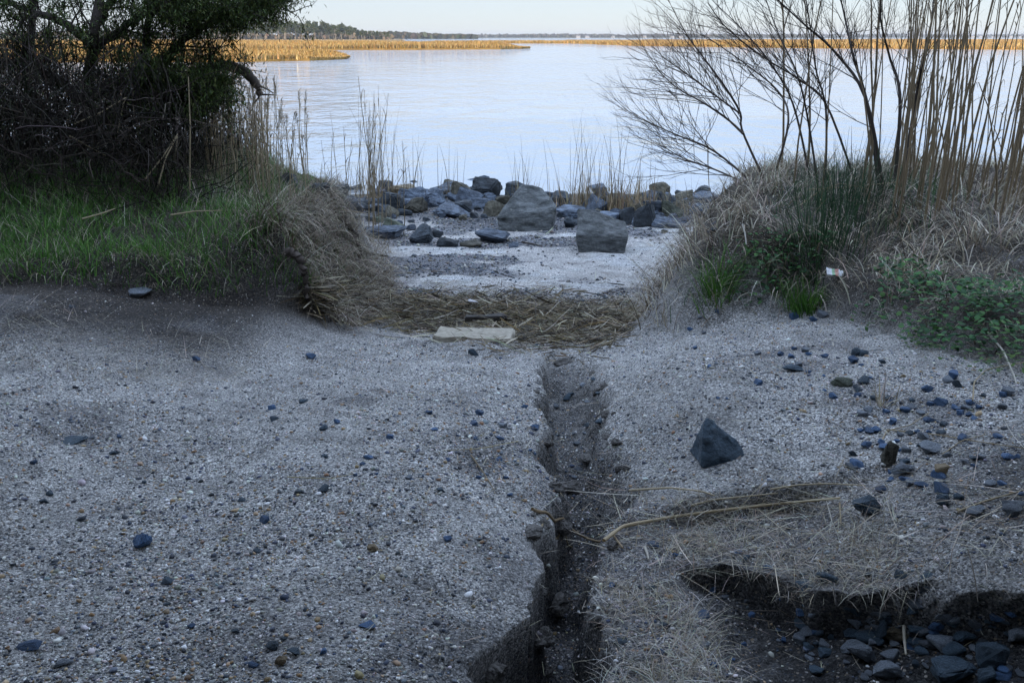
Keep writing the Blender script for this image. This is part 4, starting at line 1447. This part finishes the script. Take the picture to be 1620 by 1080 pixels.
def sprout(acc, P, r, L0, n, col, level, rad, lo=.25, spread=.75, lean=(-.15, 0, .2), levels=3):
    """Side twigs along the line P, each with twigs of its own."""
    k = len(P)
    for i in range(n):
        t = lo + (1 - lo) * (i + r.random()) / n
        f = t * (k - 1)
        j = min(int(f), k - 2)
        p = P[j] + (P[j + 1] - P[j]) * (f - j)
        d = P[j + 1] - P[j]
        d = d / (np.linalg.norm(d) + 1e-9)
        d = d + r.normal(0, spread, 3) * np.array([1, .8, .8]) + np.array(lean)
        L = L0 * (1.15 - .6 * t) * r.uniform(.6, 1.25)
        Q = wiggle(p, d, L, 5, r, .3, .04)
        rr = rad * (1.1 - .5 * t)
        branch(acc, Q, rr, rr * .45, col, 3)
        if level < levels:
            sprout(acc, Q, r, L * .5, 5 if level == 1 else 3, col, level + 1, rr * .6, .25, spread, lean, levels)


SHR = [
    ('bare leafless shrub arching over the beach from the right bank', 8.6, [
        [(1215, 278), (1175, 209), (1171, 178), (1144, 133), (1091, 62), (1064, 14)],
        [(1202, 275), (1131, 240), (1069, 213), (1027, 194)],
        [(1176, 212), (1150, 188), (1113, 163), (1069, 138), (1038, 108)],
        [(1222, 276), (1247, 196), (1233, 147), (1180, 102), (1120, 60)],
        [(1190, 282), (1130, 268), (1080, 250), (1050, 232)],
        [(1171, 180), (1130, 150), (1090, 120), (1056, 96)]]),
    ('bare shrub with long thin stems in the middle of the right bank', 8.3, [
        [(1287, 268), (1256, 169), (1220, 102), (1176, 49), (1136, 10)],
        [(1362, 260), (1309, 169), (1269, 129), (1211, 93), (1150, 45), (1120, 5)],
        [(1309, 262), (1307, 178), (1291, 111), (1282, 44), (1270, -30)],
        [(1300, 265), (1280, 200), (1262, 120), (1230, 50), (1205, -20)]]),
    ('darkest thick-stemmed bare shrub before the tall reeds', 8.0, [
        [(1407, 262), (1371, 160), (1322, 84), (1269, 36), (1220, -10)],
        [(1420, 262), (1424, 156), (1407, 89), (1393, 27), (1398, -40)],
        [(1400, 255), (1372, 165), (1350, 90), (1335, 20), (1320, -40)],
        [(1430, 262), (1450, 150), (1470, 60), (1480, -30)]]),
]
for si, (lab, Yd, stems) in enumerate(SHR):
    r = np.random.default_rng(500 + si)
    base = at(*stems[0][0], Yd)
    base[2] = H(base[0], base[1])
    t = empty('bare_shrub', base)
    sa, ta = Acc(), Acc()
    col = [(.105, .085, .07), (.095, .08, .068), (.07, .058, .05)][si]
    for q, pix in enumerate(stems):
        y0 = Yd + r.uniform(-.2, .2)
        P = np.array([at(a, b_, y0 + (.9 * r.uniform(-1, 1) if i else 0) * i / len(pix)) for i, (a, b_) in enumerate(pix)])
        if pix[0][1] > 250:
            P[0, 2] = H(P[0, 0], P[0, 1]) - .05
        # smooth the line
        tt = np.linspace(0, len(P) - 1, 4 * len(P))
        i0 = np.clip(np.floor(tt).astype(int), 0, len(P) - 2)
        f = (tt - i0)[:, None]
        pm, p0, p1, p2 = P[np.maximum(i0 - 1, 0)], P[i0], P[i0 + 1], P[np.minimum(i0 + 2, len(P) - 1)]
        C = .5 * (2 * p0 + (p1 - pm) * f + (2 * pm - 5 * p0 + 4 * p1 - p2) * f ** 2 + (3 * p0 - pm - 3 * p1 + p2) * f ** 3)
        r0 = [.012, .011, .017][si] * (1 if q < 4 else .8)
        branch(sa, C, r0, .0035, col, 6)
        sprout(ta, C, r, .85 if si == 0 else .7, 20 if si == 0 else 18, col, 1, .0043, .18, .42, (-.22, 0, .22) if si < 2 else (-.1, 0, .3))
    sa.build('stem', M_bark, t, True, base).location = (0, 0, 0)
    ta.build('twigs', M_bark, t, False, base).location = (0, 0, 0)
    tag(t, lab, 'shrub')

# ------------------------------------------------------------------ the cedar on the left
r = np.random.default_rng(77)
cb = at(120, 300, 8.6)
cb[2] = H(cb[0], cb[1])
ced = empty('cedar_tree', cb)
tag(ced, 'dark dense cedar tree with spreading branches on the left bank', 'tree')
tr, tw, cr = Acc(), Acc(), Acc()
limbs = [
    ([(118, 330), (128, 240), (140, 150), (150, 60), (158, -60), (150, -200)], 8.6, .065, .03),
    ([(130, 220), (200, 158), (250, 148), (290, 165), (330, 140), (350, 128)], 8.3, .055, .015),
    ([(142, 150), (210, 120), (262, 92), (300, 55), (350, 30), (400, 8), (440, -10)], 8.4, .05, .01),
    ([(148, 80), (200, 40), (260, 10), (320, -20), (380, -50)], 8.5, .04, .012),
    ([(138, 160), (80, 120), (30, 100), (-60, 90)], 8.5, .05, .015),
    ([(148, 70), (90, 30), (30, 10), (-60, -20)], 8.7, .045, .012),
    ([(130, 220), (70, 190), (10, 180), (-80, 200)], 8.3, .045, .012),
    ([(150, 40), (190, -30), (250, -80), (330, -120)], 8.6, .04, .01),
    ([(60, 330), (52, 200), (40, 90), (60, -40), (50, -180)], 9.2, .05, .025),
    ([(225, 320), (232, 220), (222, 120), (236, 40), (250, -60)], 9.0, .06, .02),
]


def spray(acc, C, n, size, r, cols):
    m_ = len(C) * n
    B = np.repeat(C, n, 0) + r.normal(0, .05, (m_, 3)) * size / .06
    ph = r.uniform(0, 6.28, m_)
    L = r.uniform(.5, 1.2, m_) * size
    P = curves(B, L, ph, r.uniform(.2, 1.9, m_), r.normal(.1, .4, m_), 3)
    acc.strips(P, L[:, None] * np.array([.12, .26, .05]), side(ph, r.normal(0, .8, m_)), mixcol(cols, m_, .25, r))


CED = [(.032, .052, .014), (.05, .08, .02), (.075, .115, .028), (.10, .12, .03)]
for li, (pix, Yd, r0, r1) in enumerate(limbs):
    P = np.array([at(a, b_, Yd + r.normal(0, .12) * i) for i, (a, b_) in enumerate(pix)])
    if pix[0][1] >= 320:
        P[0, 2] = H(P[0, 0], P[0, 1]) - .1
    tt = np.linspace(0, len(P) - 1, 4 * len(P))
    C = np.stack([np.interp(tt, np.arange(len(P)), P[:, i]) for i in range(3)], -1) + r.normal(0, .012, (len(tt), 3))
    branch(tr, C, r0, r1, (.045, .036, .03), 7)
    nb = 26
    for i in range(nb):
        t = .12 + .88 * (i + r.random()) / nb
        f = t * (len(C) - 1)
        j = min(int(f), len(C) - 2)
        p = C[j]
        d = C[j + 1] - C[j]
        d = d / (np.linalg.norm(d) + 1e-9) * .6 + r.normal(0, .65, 3) + np.array([.25, 0, .08])
        L = r.uniform(.25, .8) * (1 - .55 * t)
        Q = wiggle(p, d, L, 6, r, .45, .0)
        branch(tw, Q, .011, .003, (.04, .032, .027), 3)
        leafy_ = li in (1, 2, 3, 7) or p[2] > 1.35
        for q in range(7):
            j2 = r.integers(1, 6)
            q2 = wiggle(Q[j2], (Q[j2] - Q[j2 - 1]) * 4 + r.normal(0, .5, 3), r.uniform(.1, .32), 5, r, .4, .02)
            branch(tw, q2, .005, .002, (.04, .032, .027), 3)
            if leafy_ and r.random() < .42:
                spray(cr, q2[1:], 20, .042, r, CED)
            elif r.random() < .25:
                spray(cr, q2[2:], 6, .05, r, CED)
for cx, cy, rx, ry, m_ in [(330, 140, 30, 24, 170), (285, 175, 40, 18, 110), (255, 120, 40, 30, 120), (380, 20, 45, 18, 190), (300, 25, 60, 24, 170), (425, 2, 28, 9, 80), (210, 30, 70, 40, 40)]:
    for q in range(m_):
        a_, b2 = r.normal(cx, rx * .6), r.normal(cy, ry * .6)
        p = at(a_, b2, 8.3 + r.normal(0, .15))
        q2 = wiggle(p, (r.normal(0, 1), r.normal(0, 1), r.normal(.2, .6)), r.uniform(.08, .22), 4, r, .4, .02)
        branch(tw, q2, .004, .002, (.04, .032, .027), 3)
        spray(cr, q2, 15, .036, r, CED)
tr.build('trunk', M_bark, ced, True, cb).location = (0, 0, 0)
tw.build('twigs', M_bark, ced, False, cb).location = (0, 0, 0)
cr.build('crown', M_leaf, ced, False, cb).location = (0, 0, 0)
# the dead limb that bends down over the water
P = np.array([at(a, b_, Yq) for a, b_, Yq in [(250, 150, 8.4), (300, 128, 8.5), (338, 108, 8.55), (352, 103, 8.6), (372, 107, 8.6), (388, 113, 8.6), (399, 125, 8.6), (407, 136, 8.6), (411, 150, 8.6)]])
tt = np.linspace(0, 8, 40)
C = np.stack([np.interp(tt, np.arange(9), P[:, i]) for i in range(3)], -1)
for _ in range(4):
    C[1:-1] = .25 * C[:-2] + .5 * C[1:-1] + .25 * C[2:]
C += np.random.default_rng(2).normal(0, .003, C.shape)
dl = Acc()
dl.tubes(C[None], np.interp(tt, [0, 3, 6, 8], [.05, .046, .043, .028])[None] * (1 + .08 * np.sin(tt * 5)), 9, (.12, .10, .085))
for q in ((C[34], (1, 0, -.3), .16), (C[38], (-.5, 0, -1), .12), (C[39], (.8, 0, .25), .14), (C[14], (-.1, 0, 1), .08)):
    branch(dl, wiggle(q[0], q[1], q[2], 4, r, .3, 0), .01, .003, (.12, .10, .085), 4)
dl.build('dead_limb', M_bark, ced, True, cb).location = (0, 0, 0)

# tangle of dead stems under the cedar
tg = Acc()
r = np.random.default_rng(91)
n = 2600
px, py, Yd = r.uniform(-120, 335, n), r.uniform(120, 335, n), r.uniform(7.2, 10.2, n)
keep = py > np.interp(px, [-120, 100, 230, 335], [120, 130, 150, 235])
B = np.array([at(a, b_, c) for a, b_, c in zip(px[keep], py[keep], Yd[keep])])
n = len(B)
B[:, 2] = np.maximum(B[:, 2], H(B[:, 0], B[:, 1]))
P = curves(B, r.uniform(.25, .9, n), r.uniform(0, 6.28, n), r.uniform(.0, 1.6, n), r.normal(0, .9, n), 6) + r.normal(0, .012, (n, 6, 3))
tg.tubes(P, r.uniform(.0025, .006, (n, 1)) * np.array([1, .95, .85, .75, .6, .4]), 3, mixcol([(.03, .024, .02), (.045, .036, .03), (.02, .017, .014), (.11, .09, .075)], n, .2, r))
m_ = 15000
X, Y = r.uniform(-6.8, -2.6, m_), r.uniform(7.3, 10.5, m_)
k_ = X < -2.55 + .0 * Y
B = onto(X[k_], Y[k_])
B[:, 2] += r.uniform(0, 1, k_.sum()) ** 1.2 * np.interp(X[k_], [-6, -3.6, -2.6], [1.05, .95, .35])
grass(tg, B, (.08, .3), (.006, .016), [(.03, .024, .018), (.05, .038, .026), (.02, .018, .012), (.025, .03, .014)], (.2, 2.4), (-.5, 1.0), 4)
tag(tg.build('undergrowth', M_bark), 'dark tangle of dead stems and briars under the cedar', 'undergrowth', kind='stuff')

# ------------------------------------------------------------------ single stalks, root, slab, wrapper, driftwood
def stalk(pix, label, rad=.006, lift=.008, Ys=None, name='reed_stalk', col=(.40, .32, .20), sides=6, cat='reed stalk', sm=1, mat=None):
    px = np.array([p[0] for p in pix], float)
    py = np.array([p[1] for p in pix], float)
    P = cast(px, py, H) if Ys is None else np.array([at(a, b_, c) for a, b_, c in zip(px, py, Ys)])
    if Ys is None:
        P[:, 2] += lift
    tt = np.linspace(0, len(P) - 1, 6 * len(P))
    C = np.stack([np.interp(tt, np.arange(len(P)), P[:, i]) for i in range(3)], -1)
    if Ys is None:       # lie on whatever is highest below
        C[:, 2] = np.maximum(C[:, 2], H(C[:, 0], C[:, 1]) + rad)
    for _ in range(sm):
        C[1:-1] = .25 * C[:-2] + .5 * C[1:-1] + .25 * C[2:]
    if name == 'exposed_root':
        C = C + np.random.default_rng(4).normal(0, .008, C.shape)
    a = Acc()
    t_ = np.linspace(0, 1, len(C))
    rr = rad * (1 - .45 * t_) * (1 + .18 * np.sin(t_ * 23) * (name == 'exposed_root')) * (1 + .16 * (np.abs((t_ * 6) % 1 - .5) < .06))
    a.tubes(C[None], rr[None], sides, np.array(col)[None] * np.ones((1, 3)))
    o = a.build(name, mat or M_straw, smooth=True, origin=C[0])
    return tag(o, label, cat)


stalk([(955, 866), (985, 843), (1060, 829), (1140, 818), (1230, 808), (1328, 799)], 'long thick straw stalk lying across the stubble, snapped at its far end', .0075, .03, col=(.54, .43, .27))
stalk([(1328, 799), (1329, 815), (1330, 832)], 'short snapped end piece hanging from the long thick straw stalk', .004)
stalk([(1218, 782), (1262, 775), (1310, 773), (1368, 776)], 'pale straw stalk lying on gravel above the long thick one', .004, .022, col=(.52, .43, .29))
stalk([(995, 783), (1060, 779), (1110, 785), (1130, 792)], 'flat frayed straw at the edge of the dark step', .005, .022, col=(.52, .43, .29))
stalk([(1092, 808), (1130, 798), (1200, 791), (1230, 788)], 'short pale stalk between the two longer straws', .004, .022, col=(.52, .43, .29))
stalk([(842, 816), (880, 838), (930, 862), (985, 878)], 'brown broken stalk bridging the gully', .007, .03, col=(.34, .25, .15))
stalk([(853, 843), (880, 855), (905, 868)], 'second shorter broken stalk in the gully below the bridging one', .005, col=(.32, .25, .15))
stalk([(745, 722), (765, 750), (782, 778)], 'short dark straw lying on the track left of the gully', .0035, col=(.26, .2, .12))
stalk([(1515, 812), (1560, 795), (1620, 778)], 'straw stalk leaning on the grey stone above the pit', .0045)
stalk([(1395, 700), (1402, 684), (1440, 675), (1470, 655)], 'bent thin straw hooked among the blue stones', .003)
stalk([(1402, 682), (1480, 690), (1540, 700), (1620, 712)], 'long thin straw running across the blue stones to the frame edge', .003)
stalk([(1490, 722), (1520, 700), (1560, 690)], 'short curved straw over the blue stones', .0025)
stalk([(1428, 1003), (1429, 1025), (1431, 1048)], 'upright pale wood splinter standing in the pit', .0055, .03, col=(.5, .45, .36))
stalk([(1560, 540), (1585, 570), (1602, 612), (1605, 624)], 'white dead stem standing out of the low weeds', .006, .05, col=(.5, .47, .40))
stalk([(1538, 640), (1540, 610), (1560, 590), (1625, 578)], 'curved pale runner looping out of the weeds', .0035, .02)
stalk([(1172, 390), (1176, 405), (1178, 422)], 'white dead stem standing at the left of the right bank', .007, .16, col=(.55, .52, .46))
stalk([(1020, 868), (1024, 878), (1026, 888)], 'small pale flat splinter in the stubble', .006, col=(.55, .5, .42))
stalk([(820, 700), (760, 712), (700, 715)], 'thin yellow straw lying on the middle of the track', .002, col=(.45, .38, .2))
stalk([(455, 757), (520, 760), (560, 752)], 'thin yellow straw lying on the track left of the middle', .002, col=(.45, .38, .2))
for pix, Ys, lab in [
    ([(118, 196), (160, 178), (200, 154), (195, 165), (186, 210)], [7.6, 7.7, 7.8, 7.8, 7.8], 'broken reed bent to a sharp angle before the dark tangle'),
    ([(110, 215), (140, 232), (168, 247)], [7.5, 7.6, 7.7], 'broken reed slanting down in the dark tangle'),
    ([(230, 283), (258, 248), (281, 212)], [7.4, 7.5, 7.6], 'left leg of the folded pale reed above the grass'),
    ([(250, 295), (262, 250), (281, 214), (278, 240)], [7.4, 7.5, 7.6, 7.6], 'right leg of the folded pale reed above the grass'),
    ([(300, 300), (301, 200), (298, 122)], [7.4, 7.4, 7.45], 'single pale reed standing alone before the cedar'),
    ([(1120, 230), (1120, 260), (1122, 300)], [9.0, 9.0, 9.0], 'thin dark stick rising at the left edge of the right bank'),
    ([(1280, 300), (1340, 296), (1420, 288)], [7.6, 7.6, 7.6], 'pale fallen reed lying on the crest of the right bank'),
    ([(1265, 325), (1300, 300), (1330, 290), (1380, 300)], [7.5, 7.5, 7.5, 7.5], 'arched pale reed leaf lying on the right bank'),
    ([(440, 332), (540, 332), (578, 337)], [9.2, 9.3, 9.4], 'long pale reed lying level across the end of the left bank'),
    ([(130, 346), (160, 338), (182, 330)], [6.6, 6.7, 6.8], 'pale stalk lying on the left grass'),
    ([(270, 340), (310, 334), (352, 333)], [6.7, 6.8, 6.9], 'pale stalk lying higher on the left grass, nearer the reeds'),
]:
    stalk(pix, lab, .006, Ys=Ys, sm=0)
stalk([(500, 345), (515, 338), (535, 342), (552, 358), (566, 378), (570, 398), (567, 425)], 'dark thick root arching out of the left bank over the beach', .034, Ys=[9.2, 9.2, 9.2, 9.25, 9.3, 9.3, 9.3], name='exposed_root', col=(.045, .035, .028), sides=9, cat='root', sm=4, mat=M_bark)
stalk([(455, 400), (470, 402), (478, 420), (484, 445), (486, 470)], 'thick gnarled root on the end face of the left bank', .03, Ys=[6.6, 6.55, 6.5, 6.5, 6.5], name='exposed_root', col=(.08, .065, .055), sides=8, cat='root', sm=4, mat=M_bark)
stalk([(580, 402), (600, 406), (614, 408)], 'short dark stick lying on sand beside the left bank', .02, .02, name='driftwood_stick', col=(.05, .042, .036), cat='driftwood', mat=M_bark)
stalk([(826, 384), (845, 388), (858, 391)], 'thin dark stick lying on sand before the largest boulder', .012, .012, name='driftwood_stick', col=(.06, .05, .04), cat='driftwood', mat=M_bark)


def slab(name, box, hgt, rz, mat, label, cat, seed, tilt=0, lift=0.0, dp=.25):
    x0, x1, yt, yb = box
    a, b_ = cast(np.array([.5 * (x0 + x1)]), np.array([yb]), H)[0], cast(np.array([.5 * (x0 + x1)]), np.array([yt]), H)[0]
    zd = a[1] * cp + (CAMZ - a[2]) * sp
    w = (x1 - x0) / F * zd
    bm = bmesh.new()
    bmesh.ops.create_cube(bm, size=1, matrix=Matrix.Diagonal((w, dp, hgt, 1)))
    bmesh.ops.bevel(bm, geom=list(bm.edges), offset=hgt * .14, segments=2, affect='EDGES')
    bmesh.ops.triangulate(bm, faces=bm.faces)
    for _ in range(3):
        bmesh.ops.subdivide_edges(bm, edges=bm.edges, cuts=1)
    for v in bm.verts:
        v.co += Vector((mnoise.noise(v.co * 9 + Vector((seed, 0, 0))), mnoise.noise(v.co * 9 + Vector((0, seed, 3))), mnoise.noise(v.co * 11 + Vector((0, 5, seed))))) * hgt * .22
    me = bpy.data.meshes.new(name)
    bm.to_mesh(me)
    bm.free()
    me.materials.append(mat)
    o = bpy.data.objects.new(name, me)
    COL.objects.link(o)
    o.location = (a[0], a[1] + dp * .5, float(H(a[0], a[1] + dp * .5)) + hgt * .12 + lift)
    o.rotation_euler = (0, tilt, rz)
    return tag(o, label, cat)


M_conc = plain('weathered_concrete', (.40, .36, .29), .85, 25, .3)
M_log = plain('wet_driftwood', (.035, .03, .026), .6, 14, .5)
slab('concrete_slab', (686, 812, 519, 538), .075, -.1, M_conc, 'weathered pale concrete slab half buried at the foot of the track', 'slab', 3)
slab('driftwood_log', (736, 800, 503, 517), .07, .1, M_log, 'short black driftwood log lying in the straw behind the slab', 'driftwood', 8, lift=.04, dp=.12)
# pale shell-like chip on the log
a = cast(748, 503, H)[0]
me = rock_mesh('shell', 900, plain('pale_shell', (.62, .60, .62), .5, 30, .12), 1, .03)
o = bpy.data.objects.new('shell', me)
COL.objects.link(o)
o.location, o.scale, o.rotation_euler = (a[0], a[1] + .05, a[2] + .12), (.10, .07, .025), (0, .35, .3)
tag(o, 'pale lilac shell lying by the black driftwood log', 'shell')


def clod(px, py, w, hgt, label, seed):
    p = cast(px, py, H)[0]
    o = bpy.data.objects.new('earth_clod', rock_mesh('earth_clod', seed, M_soil, 3, .12, 16, strata=0))
    COL.objects.link(o)
    o.location, o.scale = (p[0], p[1], p[2] - hgt * .3), (w, w * .85, hgt)
    tag(o, label, 'clod')


M_soil = plain('damp_soil', (.15, .14, .13), .9, 6, .6)
for px, py, w, hh, lab, sd_ in [(905, 775, .10, .07, 'round soil clod in the gully where it narrows', 950), (890, 840, .08, .07, 'soil clod stuck under the bridging stalk', 951),
                                (930, 730, .10, .05, 'flat soil clod on the gully floor', 952), (880, 960, .10, .08, 'soil clod deep in the dark gully', 953), (892, 575, .14, .06, 'dark soil lump at the head of the gully', 954)]:
    clod(px, py, w, hh, lab, sd_)

clm = [rock_mesh('earth_clod', 970 + i, M_soil, 3, .12, 16, strata=0) for i in range(5)]
r = np.random.default_rng(33)
for i in range(34):
    Y_ = float(r.uniform(2.15, 5.6))
    e = GL if r.random() < .55 else GR
    xe = float(np.interp(Y_, GY, e)) + r.normal(0, .025) + (.03 if e is GL else -.03)
    w = r.uniform(.03, .10) * (1 if Y_ < 4 else .8)
    o = bpy.data.objects.new('earth_clod', clm[i % 5])
    COL.objects.link(o)
    o.location, o.scale, o.rotation_euler = (xe, Y_, float(H(xe, Y_)) - .2 * w), (w, w * r.uniform(.7, 1.2), w * r.uniform(.5, .9)), (r.normal(0, .3), r.normal(0, .3), r.uniform(0, 6.28))
    tag(o, 'crumbled lump of damp soil fallen along the side of the gully', 'clod', 'soil lumps along the gully')

# crumpled wrapper with green and red print
def wrapper_mat():
    m, nt, b = new_mat('printed_wrapper')
    tc = N(nt, 'ShaderNodeTexCoord')
    sx = N(nt, 'ShaderNodeSeparateXYZ')
    nt.links.new(tc.outputs['Object'], sx.inputs[0])
    c = ramp(nt, math_n(nt, 'ADD', math_n(nt, 'MULTIPLY', sx.outputs[0], 8.0), .5), [(.0, (.8, .8, .82)), (.34, (.8, .8, .82)), (.37, (.30, .55, .32)), (.5, (.35, .6, .38)), (.53, (.7, .28, .24)), (.68, (.72, .35, .3)), (.71, (.78, .8, .82))])
    nt.links.new(c, b.inputs['Base Color'])
    b.inputs['Roughness'].default_value = .3
    return m


wp = cast(1318, 456, H)[0]
gx, gy = np.meshgrid(np.linspace(-.055, .055, 22), np.linspace(-.032, .032, 12))
V = np.stack([gx, gy, .012 * fbm(gx, gy, 45, 200, 3) + .25 * (gx ** 2) * 6], -1).reshape(-1, 3)
i = (np.arange(11)[:, None] * 22 + np.arange(21)[None]).ravel()
o = make('wrapper', V, np.stack([i, i + 1, i + 23, i + 22], -1), wrapper_mat(), smooth=True)
o.location, o.rotation_euler = (wp[0], wp[1], wp[2] + .11), (.5, .12, -.1)
sm_ = o.modifiers.new('thickness', 'SOLIDIFY')
sm_.thickness = .0006
tag(o, 'crumpled white wrapper with green and red print on the right bank', 'litter')

# ------------------------------------------------------------------ air between here and the far shore
bm = bmesh.new()
bmesh.ops.create_cube(bm, size=1, matrix=Matrix.Translation((0, 4200, 10)) @ Matrix.Diagonal((15000, 8900, 30, 1)))
me = bpy.data.meshes.new('haze')
bm.to_mesh(me)
bm.free()
hm = bpy.data.materials.new('haze')
hm.use_nodes = True
hm.node_tree.nodes.clear()
ho = hm.node_tree.nodes.new('ShaderNodeOutputMaterial')
hv = hm.node_tree.nodes.new('ShaderNodeVolumePrincipled')
hv.inputs['Color'].default_value = (.86, .91, 1, 1)
hv.inputs['Density'].default_value = .00013
hm.node_tree.links.new(hv.outputs[0], ho.inputs['Volume'])
me.materials.append(hm)
ob = bpy.data.objects.new('haze', me)
COL.objects.link(ob)
tag(ob, 'thin pale haze over the bay and far shore', 'haze', kind='stuff')
